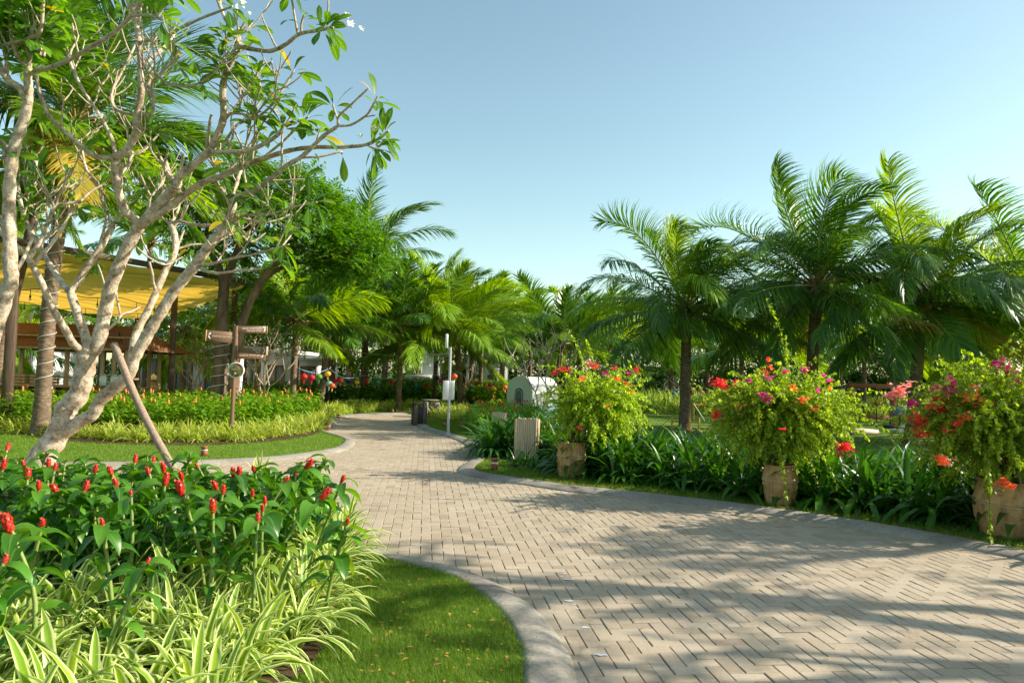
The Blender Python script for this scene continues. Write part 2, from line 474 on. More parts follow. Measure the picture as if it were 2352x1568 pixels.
# soil of the planted beds
NEAR_BED = np.vstack([BED_EDGE, G(800, 1250)[None, :2], O_NEAR[(O_NEAR[:, 0] < -1.7)][::-1] + [0, -.04], [[-9, 4]], [[-5, 2.2]]])
MID_BED = np.vstack([MID_EDGE, [[-7.6, 19.5], [-9, 24], [-30, 26], [-30, 15]]])
sb = MB(); sheet(sb, NEAR_BED, .045); sheet(sb, MID_BED, .045)
solo("soil", sb, M_SOIL, None, None, kind="structure")

# turf blades
M_BLADE = leafmat("grass_blade", (.07, .16, .014), (.12, .23, .022), (.24, .28, .06), tr=.4, rough=.6, spec=.2)
def turf(poly, n, hmin, hmax, wd, z=.035, lo=.6):
    p = scatter(poly, n); mb = MB(); n = len(p)
    D = rdir(n, lo, 1.5)
    ribbons(mb, np.column_stack([p, np.full(n, z)]), D, hmin + rng.random(n) * (hmax - hmin), wd, .6 + rng.random(n) * .8, 2, 'blade', across=2)
    return mb
tb = turf(np.array([p for p in NEAR_LAWN if p[1] > 2.6]), 90000, .022, .05, .0028)
_e = O_NEAR[(O_NEAR[:, 1] > 2.6) & (O_NEAR[:, 0] > -2.4)]; _e = np.repeat(_e, 90, 0) + rng.normal(0, .03, (len(_e) * 90, 2)); _n = len(_e)
ribbons(tb, np.column_stack([_e, np.full(_n, .034)]), rdir(_n, .1, 1.3), .03 + rng.random(_n) ** 2 * .06, .003, 1.0 + rng.random(_n), 2, 'blade', across=2)
solo("lawn_grass", tb, M_BLADE, "short shaded lawn grass beside the curved concrete kerb in front", "grass", kind="stuff")
ll = turf(LEFT_LAWN[(LEFT_LAWN[:, 0] > -14)], 42000, .03, .055, .006)
solo("lawn_grass", ll, M_BLADE, "sunny lawn tongue between the road and the signpost bed", "grass", kind="stuff")
STRIP = np.vstack([O_RIGHT[8:-8], (gpath([(2240, 1205), (1700, 1120), (1340, 1090), (1200, 1075), (1130, 1050), (1090, 1010), (1060, 975), (990, 955)])[:, :2])])
rl = turf(STRIP, 60000, .03, .065, .005)
solo("lawn_grass", rl, M_BLADE, "strip of grass along the right kerb below the dark strap leaves", "grass", kind="stuff")

# litter on the near lawn and splashes on the paving
M_DRY = leafmat("dry_leaf", (.42, .20, .04), (.55, .33, .08), (.28, .13, .05), tr=.25, rough=.7, spec=.2)
p = scatter(np.array([q for q in NEAR_LAWN if q[1] > 2.9]), 210); mb = MB(); n = len(p)
D = rdir(n, -.25, .35)
ribbons(mb, np.column_stack([p, .05 + rng.random(n) * .012]), D, .02 + rng.random(n) ** 2 * .035, .014 + rng.random(n) * .014, .5, 3, 'ovate', fold=.3)
q = scatter(np.array([q for q in ROAD if q[1] > 2 and q[1] < 14 and q[0] > -3 and q[0] < 9]), 130); n = len(q)
ribbons(mb, np.column_stack([q, np.full(n, .006)]), rdir(n, 0, .2), .02 + rng.random(n) * .02, .012, .3, 3, 'ovate', fold=.3)
kx = np.concatenate([O_RIGHT[30:-10]] * 5) + rng.normal(0, .1, (len(O_RIGHT[30:-10]) * 5, 2)); n = len(kx)
ribbons(mb, np.column_stack([kx, np.full(n, .07)]), rdir(n, -.1, .4), .03, .018, .4, 3, 'ovate', fold=.3)
solo("fallen_leaves", mb, M_DRY, "small yellow and brown fallen leaves lying on grass and paving", "leaves", kind="stuff")
M_SPLASH = pmat("white_paint", (.62, .64, .68), rough=.5)
mb = MB()
for x, y, r in ((1305, 1380, .020), (1296, 1317, .012), (1308, 1331, .024), (1345, 1441, .016), (1382, 1504, .018), (1318, 1388, .010), (1328, 1398, .007), (1290, 1324, .008)):
    c = G(x, y); a = np.arange(14) / 14 * 6.283; rr = r * (1 + rng.normal(0, .28, 14))
    V = np.column_stack([c[0] + np.cos(a) * rr * 1.7, c[1] + np.sin(a) * rr * .9, np.full(14, .0045)])
    mb.add(np.vstack([V, [[c[0], c[1], .005]]]), [[i, (i + 1) % 14, 14] for i in range(14)])
solo("paint_splash", mb, M_SPLASH, None, None, kind="structure")
# ------------------------------------------------------------------ foreground bed: red ginger and spider plants
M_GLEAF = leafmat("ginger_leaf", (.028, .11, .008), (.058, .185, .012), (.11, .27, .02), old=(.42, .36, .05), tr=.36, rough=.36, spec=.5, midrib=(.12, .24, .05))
M_GSTEM = pmat("ginger_stem", (.16, .25, .05), (.22, .27, .07), 8, .5)
M_BRACT = pmat("ginger_bract", (.50, .012, .010), (.68, .045, .02), 30, .38, .5)
M_BRACT2 = pmat("ginger_bract_orange", (.72, .13, .03), (.75, .26, .06), 30, .4, .5)
def ginger_head(mb, c, d, s, mi):
    """cone of overlapping waxy bracts"""
    c = np.asarray(c, float); d = nrm(np.asarray(d, float))
    t = np.linspace(0, 1, 7)
    tube(mb, c + np.outer(t * s, d), .19 * s * (np.sin(np.pi * (t * .8 + .12)) ** .8) + .002, 8, mi)
    n = 22; a = np.arange(n) * 2.4; tt = np.linspace(.02, .86, n)
    x = nrm(np.cross(d, [.3, .9, .1])); y = np.cross(d, x)
    rad = np.cos(a)[:, None] * x + np.sin(a)[:, None] * y
    rr = .165 * s * np.sin(np.pi * (tt * .8 + .14))
    out = .35 + .45 * rng.random(n)[:, None] * (rng.random(n) < .35)[:, None]
    ribbons(mb, c + np.outer(tt * s, d) + rad * rr[:, None], nrm(d + rad * out), .27 * s, .20 * s, -.4, 3, 'ovate', S=np.cross(rad, d), fold=-.25, mi=mi)
def ginger(name, head, base, nleaf=9, red=True, hs=.10, lean=None, label=None, group=None, big=1.0):
    """stem, leaves and flower of one stalk; head and base are points in the world"""
    head, base = np.asarray(head, float), np.asarray(base, float)
    H = head[2] - base[2]
    mid = (head + base) / 2 + np.append(rng.normal(0, .05, 2), 0) + [0, 0, .05]
    P = smooth_path([base, mid, head], 5)
    root = thing(name, label, "ginger plant", base, group=group)
    sm = MB(); tube(sm, P, np.linspace(.013, .009, len(P)), 6); part("stem", sm, M_GSTEM, root)
    lm = MB()
    t = np.concatenate([np.linspace(.36, .86, max(nleaf - 4, 1)), np.linspace(.90, .995, 4)])
    n = len(t); idx = t * (len(P) - 1); i0 = np.minimum(idx.astype(int), len(P) - 2); fr = (idx - i0)[:, None]
    pos = P[i0] * (1 - fr) + P[i0 + 1] * fr
    az = rng.random() * 6.28 + np.arange(n) * 2.2 + rng.normal(0, .3, n)
    el = np.where(t > .88, R(18), R(30)) + rng.normal(0, .2, n)
    D = np.stack([np.cos(el) * np.cos(az), np.cos(el) * np.sin(az), np.sin(el)], -1)
    L = (.15 + .09 * rng.random(n)) * big; W = L * (.38 + .08 * rng.random(n))
    ribbons(lm, pos, D, L, W, 1.5 + rng.random(n) * 1.0, 7, 'ovate', fold=.28, wave=.035, twist=rng.normal(0, .25, n))
    part("foliage", lm, M_GLEAF, root)
    if hs:
        hm = MB(); ginger_head(hm, head - [0, 0, .01], P[-1] - P[-3], hs, 0)
        part("flower", hm, M_BRACT if red else M_BRACT2, root)
    return root
HEADS = [(16, 1026, 1, .8), (6, 1068, 1.1, .8), (111, 1064, 1, .8), (125, 1072, .8, .8), (63, 1091, 1.1, .8), (55, 1061, .6, .8), (216, 1075, .8, .8), (310, 1054, 1, .8), (258, 1082, 1, .8), (268, 1110, .9, .8),
         (194, 1118, .9, .8), (134, 1123, 1, .8), (89, 1114, .8, .8), (350, 1055, .8, .8), (343, 1080, .8, .8), (377, 1074, 1.1, .8), (379, 1104, 1.2, .8), (419, 1092, .9, .82), (420, 1127, 1.35, .84), (536, 1085, 1, .8),
         (549, 1085, 1.1, .8), (499, 1114, .9, .8), (511, 1125, .8, .8), (489, 1167, 1.1, .76), (236, 1197, .5, .76), (27, 1210, 1.35, .80), (94, 1204, .7, .76), (336, 1284, .35, .62), (8, 1284, .5, .7), (301, 1128, .4, .8), (455, 1063, .5, .8),
         (702, 1065, 1.3, .86), (584, 1074, .7, .8), (735, 1136, 1.25, .78), (784, 1097, .7, .84), (650, 1106, .9, .8), (592, 1190, .7, .72), (609, 1146, .6, .75), (603, 1163, .5, .75), (579, 1131, .6, .77), (796, 1193, .45, .68), (679, 1084, .5, .8)]
SPECIAL = {31: "red ginger with the tallest flower head, near the right tip of the front bed", 25: "red ginger with a broad red head at the left picture edge",
           33: "red ginger with a long red flower head leaning over the paving", 18: "red ginger with a fat flower head standing just below the brace pole's foot", 0: "red ginger whose flower stands highest at the far left edge, before the sunny lawn",
           34: "red ginger with a small red bud at the outermost right of the front bed", 7: "red ginger flower standing alone against the lawn, left of the brace pole", 23: "red ginger with orange-tipped pointed head in the middle of the front bed"}
GG = "red ginger plants in the front bed"
for i, (x, y, s, hz) in enumerate(HEADS):
    h = (CYP + 76 + (x - CXP) * math.tan(ROLL)); z = (CAM_H - hz) * FPX / (y + 6 - h) * (1.0)
    z = min(max(z, 3.2), 9.0); hd = at(x, y + 8, z); hd[2] = min(hd[2], .95)
    b = np.array([hd[0] + rng.normal(0, .10) - (.22 if x > 640 else 0), hd[1] + rng.normal(0, .08), .045])
    ginger("ginger_plant", hd, b, rng.integers(10, 14), True, .062 * s + .016, label=SPECIAL.get(i, "red ginger stalk with waxy red flower cone and broad drooping leaves in front bed"), group=GG, big=1.12 if s > 1.1 else 1.0)
# the flowerless shoots between them: one bed-filling mass of a few copied stalks each a plant of its own
fill = []
GFILL = np.array([G(x, y)[:2] for x, y in [(-500, 1215), (-150, 1225), (300, 1238), (560, 1238), (690, 1225), (745, 1240), (760, 1300), (690, 1350), (480, 1420), (150, 1450), (-150, 1440), (-500, 1300)]])
protos = []
for k in range(9):
    H = .58 + .25 * rng.random()
    r = ginger("ginger_plant", (rng.normal(0, .05), rng.normal(0, .05), H), (0, 0, 0), rng.integers(11, 16), True, 0, label="leafy green ginger stalk without a flower in the front bed", group="flowerless ginger shoots in the front bed")
    protos.append(r)
pts = scatter(GFILL, 275, .10)
for i, p in enumerate(pts):
    far = np.clip((p[1] - 3.5) / 4, 0, 1); sc = (.80 + .1 * far) * (.82 + .25 * rng.random())
    if i < len(protos): o = protos[i]; o.location = (p[0], p[1], .045); o.rotation_euler.z = rng.random() * 6.28
    else: dup(protos[i % len(protos)], (p[0], p[1], .045), rng.random() * 6.28, sc)

# variegated spider plants
M_SPIDER = leafmat("spider_leaf", (.13, .25, .016), (.18, .30, .02), (.28, .38, .03), old=(.45, .32, .12), tr=.32, rough=.42, spec=.35,
                   stripe=((.60, .64, .28), [(.16, 1.), (.27, 0.), (.74, 0.), (.86, 1.)]))
M_SPIDER2 = leafmat("spider_leaf_far", (.26, .36, .04), (.37, .45, .07), (.50, .53, .14), tr=.36, rough=.45, spec=.35)
def spider_mb(n, L, W, across=3, seg=7):
    mb = MB(); az = rng.random(n) * 6.28; el = R(35) + rng.random(n) * R(50)
    D = np.stack([np.cos(el) * np.cos(az), np.cos(el) * np.sin(az), np.sin(el)], -1)
    ribbons(mb, np.column_stack([rng.normal(0, .03, (n, 2)), np.zeros(n)]), D, L * (.6 + .5 * rng.random(n)), W * (.75 + .5 * rng.random(n)), 1.5 + 1.1 * rng.random(n), seg, 'strap', fold=.35, across=across, twist=rng.normal(0, .3, n))
    return mb
def spread(u4):   # refine u so the stripes have vertices to sit on
    return u4
def spider5(n, L, W):
    """five vertices across so that the pale margins are crisp"""
    mb = spider_mb(n, L, W, 3, 7)
    V = mb.v[0].reshape(n, 8, 3, 3)
    A = np.stack([V[:, :, 0], V[:, :, 0] * .52 + V[:, :, 1] * .48, V[:, :, 1], V[:, :, 2] * .52 + V[:, :, 1] * .48, V[:, :, 2]], 2)
    out = MB(); n_, i_, a_ = np.meshgrid(np.arange(n), np.arange(7), np.arange(4), indexing='ij')
    b = n_ * 40 + i_ * 5 + a_
    out.add(A.reshape(-1, 3), np.stack([b, b + 1, b + 6, b + 5], -1).reshape(-1, 4), 0, np.broadcast_to(np.array([0, .24, .5, .76, 1.])[None, None], (n, 8, 5)).ravel())
    return out
sp = []
for k in range(7):
    r = thing("spider_plant", "spider plant tuft with arching cream-edged leaves in the front border", "spider plant", group="spider plants edging the front bed")
    part("foliage", spider5(27, .49, .038), M_SPIDER, r, wld=False); sp.append(r)
B1 = np.array([G(x, y)[:2] for x, y in [(-350, 1440), (150, 1455), (430, 1430), (640, 1365), (730, 1290), (772, 1300), (762, 1390), (725, 1480), (670, 1560), (560, 1640), (300, 1900), (-300, 1900)]])
pts = scatter(B1, 74, .15)
B2 = np.array([G(x, y)[:2] for x, y in [(735, 1215), (785, 1238), (790, 1310), (765, 1320), (720, 1290)]])
pts = np.vstack([pts, scatter(B2, 9, .15), [G(600, 1122)[:2], G(585, 1128)[:2]]])
for i, p in enumerate(pts):
    s = .85 + .3 * rng.random()
    if i < len(sp): o = sp[i]; o.location = (p[0], p[1], .045); o.rotation_euler.z = rng.random() * 6.28
    else: dup(sp[i % len(sp)], (p[0], p[1], .045), rng.random() * 6.28, s)
sp[0]["label"] = sp[0]["label"]

# ------------------------------------------------------------------ middle bed beyond the lawn tongue (masses seen from afar)
def ginger_mass(poly, n, h, leaf=.16, heads=.3, mat=None, hs=.09, red=False, name="ginger_bed", label="", mind=0, z0=.045, colour=None):
    p = scatter(poly, n); mb = MB(); n = len(p)
    H = h * (.72 + .38 * rng.random(n))
    k = 8
    t = .30 + .7 * rng.random((n, k))
    pos = np.stack([np.repeat(p[:, :1], k, 1), np.repeat(p[:, 1:], k, 1), z0 + H[:, None] * t], -1).reshape(-1, 3) + rng.normal(0, .02, (n * k, 3))
    ribbons(mb, pos, rdir(n * k, .1, .9), leaf * (.7 + .6 * rng.random(n * k)), leaf * .4, 1.4 + rng.random(n * k), 4, 'ovate', fold=.25, across=2, twist=rng.normal(0, .3, n * k))
    o = solo(name, mb, mat or M_GLEAF2, label, "plants", kind="stuff")
    hd = MB()
    q = np.where(rng.random(n) < heads)[0]
    for i in q:
        c = np.array([p[i, 0], p[i, 1], z0 + H[i] + .02]); s = hs * (.7 + .6 * rng.random())
        tube(hd, np.array([c, c + [0, 0, s * .35], c + [0, 0, s * .75], c + [rng.normal(0, .006), 0, s]]), [.2 * s, .26 * s, .2 * s, .04 * s], 5, 0)
    if len(q): part("flower_heads", hd, M_BRACT if red else M_BRACT2, o)["kind"] = "stuff"
    return o
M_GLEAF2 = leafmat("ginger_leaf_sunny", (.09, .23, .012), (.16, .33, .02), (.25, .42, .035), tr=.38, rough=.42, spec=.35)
P_MG = np.array([G(x, y)[:2] for x, y in [(-300, 985), (0, 990), (200, 1000), (420, 1004), (560, 1000), (660, 985), (720, 972), (735, 958), (640, 952), (480, 950), (200, 948), (-300, 940)]])
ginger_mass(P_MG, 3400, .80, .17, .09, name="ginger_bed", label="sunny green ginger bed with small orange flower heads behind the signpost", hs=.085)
def strap_mass(poly, n, L, W, mat, name, label, z0=.04, k=9, el=(.5, 1.4), dr=(1., 1.6)):
    p = scatter(poly, n); mb = MB(); n = len(p) * k
    pp = np.repeat(p, k, 0) + rng.normal(0, .03, (n, 2))
    ribbons(mb, np.column_stack([pp, np.full(n, z0)]), rdir(n, *el), L * (.6 + .5 * rng.random(n)), W, dr[0] + rng.random(n) * dr[1], 5, 'strap', across=2, twist=rng.normal(0, .3, n))
    return solo(name, mb, mat, label, "plants", kind="stuff")
P_MS = np.array([G(x, y)[:2] for x, y in [(-300, 974), (0, 992), (160, 1014), (400, 1022), (560, 1018), (690, 1004), (750, 985), (748, 968), (700, 975), (560, 998), (400, 1005), (200, 1002), (0, 985), (-300, 960)]])
strap_mass(P_MS, 620, .50, .026, M_SPIDER2, "spider_border", "pale yellow-green spider plant border in front of the orange-flowered ginger")
P_FS = np.array([G(x, y)[:2] for x, y in [(750, 962), (775, 955), (850, 947), (950, 944), (1010, 944), (1010, 938), (900, 938), (790, 943), (745, 952)]])
strap_mass(P_FS, 420, .55, .03, M_SPIDER2, "spider_border", "far pale grass-like border where the road bends away")
# ------------------------------------------------------------------ strap-leaved lilies along the right kerb
M_STRAP = leafmat("strap_leaf", (.013, .066, .006), (.028, .112, .009), (.07, .19, .016), old=(.40, .30, .06), tr=.28, rough=.36, spec=.45, midrib=(.09, .18, .05))
def lily_mb(n, L, W):
    mb = MB(); az = rng.random(n) * 6.28; el = R(30) + rng.random(n) * R(55)
    D = np.stack([np.cos(el) * np.cos(az), np.cos(el) * np.sin(az), np.sin(el)], -1)
    ribbons(mb, np.column_stack([rng.normal(0, .05, (n, 2)), np.zeros(n)]), D, L * (.6 + .5 * rng.random(n)), W * (.75 + .5 * rng.random(n)), 1.3 + 1.3 * rng.random(n), 6, 'strap', fold=.3, across=3, twist=rng.normal(0, .3, n))
    return mb
LILY_L, LILY_G = "dark green strap-leaved lily clump in the hedge beside the right kerb", "strap-leaved lily clumps along the right kerb"
lp = []
for k in range(6):
    r = thing("lily_clump", LILY_L, "lily plant", group=LILY_G)
    part("foliage", lily_mb(30, .95, .062), M_STRAP, r, wld=False); lp.append(r)
P_H = np.array([G(x, y)[:2] for x, y in [(1100, 1040), (1135, 1068), (1180, 1085), (1290, 1095), (1400, 1112), (1560, 1126), (1700, 1146), (1900, 1172), (2080, 1196), (2240, 1222), (2420, 1250), (2700, 1310)]])
back = P_H[::-1].copy(); nrm2 = np.array([.55, .83]); wd_ = np.linspace(2.6, 4.6, len(back))[:, None]; back = back + nrm2 * np.where(back[:, 1:2] > 11.5, 2.6, 2.1)
P_H = np.vstack([P_H, back])
pts = scatter(P_H, 235, .20); pts = np.array([p for p in pts if not (1128 < pxof(p[0], p[1]) < 1278 and p[1] < 13.4)])
pts = np.vstack([pts, [G(1185, 1078)[:2], G(1232, 1082)[:2], G(1208, 1076)[:2]]]); SMALL = len(pts) - 3
for i, p in enumerate(pts):
    s = .78 + .3 * rng.random() if i < SMALL else .42
    if i < len(lp): o = lp[i]; o.location = (p[0], p[1], .03); o.rotation_euler.z = rng.random() * 6.28
    else: dup(lp[i % len(lp)], (p[0], p[1], .03), rng.random() * 6.28, s)
# mid distance planting on the right of the road, around the bins and the bamboo boxes
P_L2 = np.array([G(x, y)[:2] for x, y in [(1100, 1000), (1115, 1030), (1160, 1040), (1240, 1034), (1262, 1048), (1330, 1040), (1330, 992), (1200, 1000), (1110, 992)]])
strap_mass(P_L2, 130, .70, .05, leafmat("strap_leaf_sunny", (.03, .11, .012), (.06, .17, .02), (.12, .25, .04), tr=.3, rough=.35), "strap_leaf_bed", "sunlit strap-leaf planting around the front bamboo box", el=(.4, 1.4))
P_G3 = np.array([G(x, y)[:2] for x, y in [(1070, 985), (1085, 1000), (1100, 1010), (1140, 1000), (1220, 985), (1260, 970), (1240, 958), (1140, 958), (1085, 965)]])
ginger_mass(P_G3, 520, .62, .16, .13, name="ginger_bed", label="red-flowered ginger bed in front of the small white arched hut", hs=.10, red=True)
P_S3 = np.array([G(x, y)[:2] for x, y in [(985, 950), (990, 962), (1030, 968), (1075, 968), (1085, 950), (1060, 944), (1000, 944)]])
strap_mass(P_S3, 190, .55, .03, M_SPIDER2, "spider_border", "pale spider plant border beside the brown litter bin and grey pole")
# far hedges and beds
M_FARG = leafmat("far_green", (.06, .18, .012), (.11, .25, .02), (.18, .33, .04), tr=.38, rough=.45)
for poly, n, h, lab in (([(560, 948), (740, 940), (900, 938), (1010, 934), (1150, 942), (1150, 932), (900, 930), (740, 933), (560, 940)], 1500, 1.0, "dark green leafy planting behind the bend of the road"),
                        ([(1090, 948), (1160, 952), (1260, 950), (1260, 944), (1160, 940), (1090, 938)], 500, .9, "leafy planting left of the white arched hut")):
    ginger_mass(np.array([G(*q)[:2] for q in poly]), n, h, .2, .05, M_FARG, name="leafy_bed", label=lab)
def clipped_hedge(a, b, depth, h, lab, n=9000, mat=None, leaf=.09):
    a, b = np.asarray(a), np.asarray(b); t = nrm((b - a)[None])[0]; q = np.array([-t[1], t[0]]); L = np.linalg.norm(b - a)
    u = rng.random(n) * L; v = rng.random(n) * depth; z = rng.random(n) ** .6 * h
    face = rng.random(n); v = np.where(face < .5, 0.0, v); z = np.where(face > .7, h, z)
    P = np.column_stack([a[0] + t[0] * u + q[0] * v, a[1] + t[1] * u + q[1] * v, z]) + rng.normal(0, .05, (n, 3))
    mb = MB(); ribbons(mb, P, rdir(n, -.6, 1.2), leaf * (.7 + .6 * rng.random(n)), leaf * .5, .5, 2, 'leaf', across=2)
    c = (a + b) / 2 + q * depth / 2
    core = MB(); box(core, (c[0], c[1], h * .47), (L - .1, depth - .2, h * .9), math.atan2(t[1], t[0]))
    mb.q += []; mb.merge(MB().merge(core))
    return solo("hedge", mb, mat or M_FARG, lab, "hedge")
clipped_hedge(at(860, 930, 33)[:2], at(1010, 930, 34)[:2], 1.2, 1.15, "dark clipped hedge in front of the white villa with the flat slab roof")
clipped_hedge(at(1085, 930, 34)[:2], at(1175, 930, 34)[:2], 1.2, 1.2, "dark clipped hedge below the lantern string left of the arched hut", 6000)
# tall pale grass at the far edge of the right lawn
P_FG = np.array([G(x, y)[:2] for x, y in [(1340, 946), (1470, 950), (1700, 957), (1900, 962), (2100, 967), (2352, 975), (2500, 980), (2500, 955), (2100, 948), (1700, 940), (1340, 932)]])
M_FGR = leafmat("far_grass", (.16, .26, .03), (.22, .32, .05), (.34, .40, .09), tr=.35, rough=.5)
strap_mass(P_FG, 1900, 1.15, .05, M_FGR, "tall_grass", "tall yellow-green grass along the far edge of the play lawn", k=7, el=(.7, 1.45), dr=(.6, 1.2))

# ------------------------------------------------------------------ potted bougainvilleas
m, nt, b = newmat("terracotta")
n1 = noise(nt, 5, 6, .65); n2 = noise(nt, 3.2, 5, .6, stretch=(5, 5, .7)); n3 = noise(nt, 40, 3, .6)
c_ = ramp(nt, n1.outputs[0], [(.3, (.31, .17, .07)), (.5, (.42, .27, .125)), (.7, (.48, .34, .20))])
c_ = mixc(nt, .65, c_, ramp(nt, n2.outputs[0], [(.36, (.45, .40, .36)), (.56, (1.1, 1.05, 1.0))]), 'MULTIPLY')
nt.links.new(c_, b.inputs[0]); b.inputs["Roughness"].default_value = .85; b.inputs["Specular IOR Level"].default_value = .2
bump(nt, b, n3.outputs[0], .35, .006); M_TERRA = m
M_WIRE = pmat("wire", (.45, .42, .36), rough=.5)
M_BLEAF = leafmat("bougainvillea_leaf", (.17, .31, .014), (.28, .42, .03), (.44, .52, .07), tr=.45, rough=.4, spec=.4)
M_BWOOD = pmat("bougainvillea_wood", (.10, .06, .035), (.2, .13, .08), 15, .85, .2, .4)
def flowermat(name, a, b_, c_): return leafmat(name, a, b_, c_, tr=.35, rough=.6, spec=.2)
M_FL = {'red': flowermat("bract_coral", (.70, .06, .05), (.80, .12, .08), (.82, .20, .16)), 'pink': flowermat("bract_magenta", (.62, .03, .22), (.75, .08, .32), (.78, .2, .42)),
        'orange': flowermat("bract_orange", (.78, .20, .06), (.82, .30, .12), (.85, .42, .25)), 'peach': flowermat("bract_peach", (.80, .32, .26), (.85, .45, .38), (.85, .55, .48))}
def pot(c, h, rmax, rz, lean, label):
    root = thing("clay_jar", label, "pot", c, rz)
    mb = MB()
    prof = [(.001, .0), (.74, 0), (.78, .02), (.84, .12), (.94, .34), (.985, .55), (1.0, .60), (1.03, .615), (1.03, .645), (.995, .66), (.95, .78), (.86, .93), (.84, .955), (.93, .975), (.95, .995), (.92, 1.0), (.74, .99), (.72, .93), (.001, .90)]
    prof = np.array([(r * rmax, z * h) for r, z in prof])
    lathe(mb, prof, 40)
    for k in range(4):     # lug handles and raised figures below the band
        a = k * math.pi / 2 + .5; r = rmax * .93
        tube(mb, [[math.cos(a - .10) * r, math.sin(a - .10) * r, h * .84], [math.cos(a) * r * 1.13, math.sin(a) * r * 1.13, h * .82], [math.cos(a + .1) * r, math.sin(a + .1) * r, h * .80]], .016, 6)
    for k in range(18):
        a = rng.random() * 6.28; z0 = (.15 + .38 * rng.random()) * h; pts_ = []
        for q in range(5):
            rr = np.interp(z0 / h, [.12, .34, .55], [.84, .94, .985]) * rmax + .003
            pts_.append([math.cos(a) * rr, math.sin(a) * rr, z0]); a += rng.normal(0, .14); z0 = np.clip(z0 + rng.normal(0, .05) * h, .13 * h, .54 * h)
        tube(mb, smooth_path(pts_, 3), .009, 5)
    o = part("jar", mb, M_TERRA, root, wld=False)
    so = MB(); lathe(so, [(.001, h * .93), (rmax * .73, h * .93)], 24); part("soil", so, M_SOIL, root, wld=False)
    wr = MB(); t = np.linspace(0, 6.28, 30)
    tube(wr, np.column_stack([np.cos(t) * rmax * 1.045, np.sin(t) * rmax * 1.045, h * .60 + .012 * np.sin(t)]), .004, 5); part("wire_band", wr, M_WIRE, root, wld=False)
    root.rotation_euler.x = lean
    return root
def bougain(c, center, rad, npr, label, flowers, seed, leafs=.045, stake=None):
    global rng
    keep = rng; rng = np.random.default_rng(seed)
    c, center, rad = np.asarray(c, float), np.asarray(center, float), np.asarray(rad, float)
    root = thing("bougainvillea", label, "flowering shrub", c)
    wd = MB(); fo = MB()
    limbs = []
    for k in range(6):
        tgt = center + rng.normal(0, .42, 3) * rad
        P = smooth_path([c + np.append(rng.normal(0, .03, 2), 0), c * .55 + tgt * .45 + np.append(rng.normal(0, .08, 2), .05), tgt], 6)
        tube(wd, P, np.linspace(.022, .007, len(P)), 6); limbs.append(P)
    tips = []
    P0s, D0s, Ls = [], [], []
    for k in range(npr):
        d = nrm(rng.normal(0, 1, 3)); d[2] = d[2] * .8 + .10
        s = nrm(center + d * rad * rng.random() ** .5 * .72 - (center - [0, 0, rad[2] * .5]))
        st = center + d * rad * rng.random() ** .6 * .72
        ln = (.25 + .35 * rng.random()) * (1.0 + (1.2 if rng.random() < .04 else 0))
        dirn = nrm(d * .9 + rng.normal(0, .5, 3) + [0, 0, .35])
        P = [st]; dd = dirn
        for q in range(7):
            dd = nrm(dd + np.array([0, 0, -.17]) + rng.normal(0, .05, 3)); P.append(P[-1] + dd * ln / 7)
        P = np.array(P); tube(wd, P, np.linspace(.004, .0015, len(P)), 4, cap=False); tips.append((P[-1], dd))
        n = int(31 * ln / .4) + 9
        idx = rng.random(n) * 6.99; i0 = idx.astype(int); fr = (idx - i0)[:, None]
        P0s.append(P[i0] * (1 - fr) + P[np.minimum(i0 + 1, 7)] * fr)
        D0s.append(nrm(rng.normal(0, 1, (n, 3)) + dd * .6 + [0, 0, -.2])); Ls.append(leafs * (.6 + .7 * rng.random(n)))
    P0, D0, L0 = np.concatenate(P0s), np.concatenate(D0s), np.concatenate(Ls)
    ribbons(fo, P0, D0, L0, L0 * .62, .8, 3, 'ovate', fold=.3, across=3)
    part("branches", wd, M_BWOOD, root); part("foliage", fo, M_BLEAF, root)
    for colr, spots in flowers.items():
        for s in spots:
            fb = MB()
            p, sz, cnt = np.asarray(s[0]), s[1], s[2]
            n = cnt; pos = p + rng.normal(0, 1, (n, 3)) * sz * [1, 1, .7]
            for j in range(3):
                az = j * 2.1 + rng.random(n) * .6; D = np.stack([np.cos(az) * .8, np.sin(az) * .8, np.full(n, .55)], -1) + rng.normal(0, .25, (n, 3))
                ribbons(fb, pos, D, .034 + .01 * rng.random(n), .028, .3, 3, 'ovate', fold=.35, across=3)
            part("flower_cluster", fb, M_FL[colr], root)
    if stake is not None:
        sk = MB(); tube(sk, stake, .014, 7); part("stake", sk, pmat("stake_wood", (.35, .27, .17), (.45, .36, .24), 10, .8), root)
    rng = keep
    return root
def spots(z, lst): return [(at(x, y, z + dz), s, n) for x, y, s, n, dz in lst]
PC1, PC2, PC3 = G(1310, 1101), G(1791, 1164), G(2310, 1236)
pot(PC1 + [0, 0, .03], .56, .225, 1.0, .03, "clay jar with a wire band, farthest of three, beside the bamboo box")
pot(PC2 + [0, 0, .03], .52, .215, 2.3, -.02, "pale sandy clay jar, middle of the three along the right kerb")
pot(PC3 + [0, 0, .03], .60, .305, .2, .04, "large rust-orange clay jar cut by the right picture edge")
z1, z2, z3 = PC1[1], PC2[1], PC3[1]
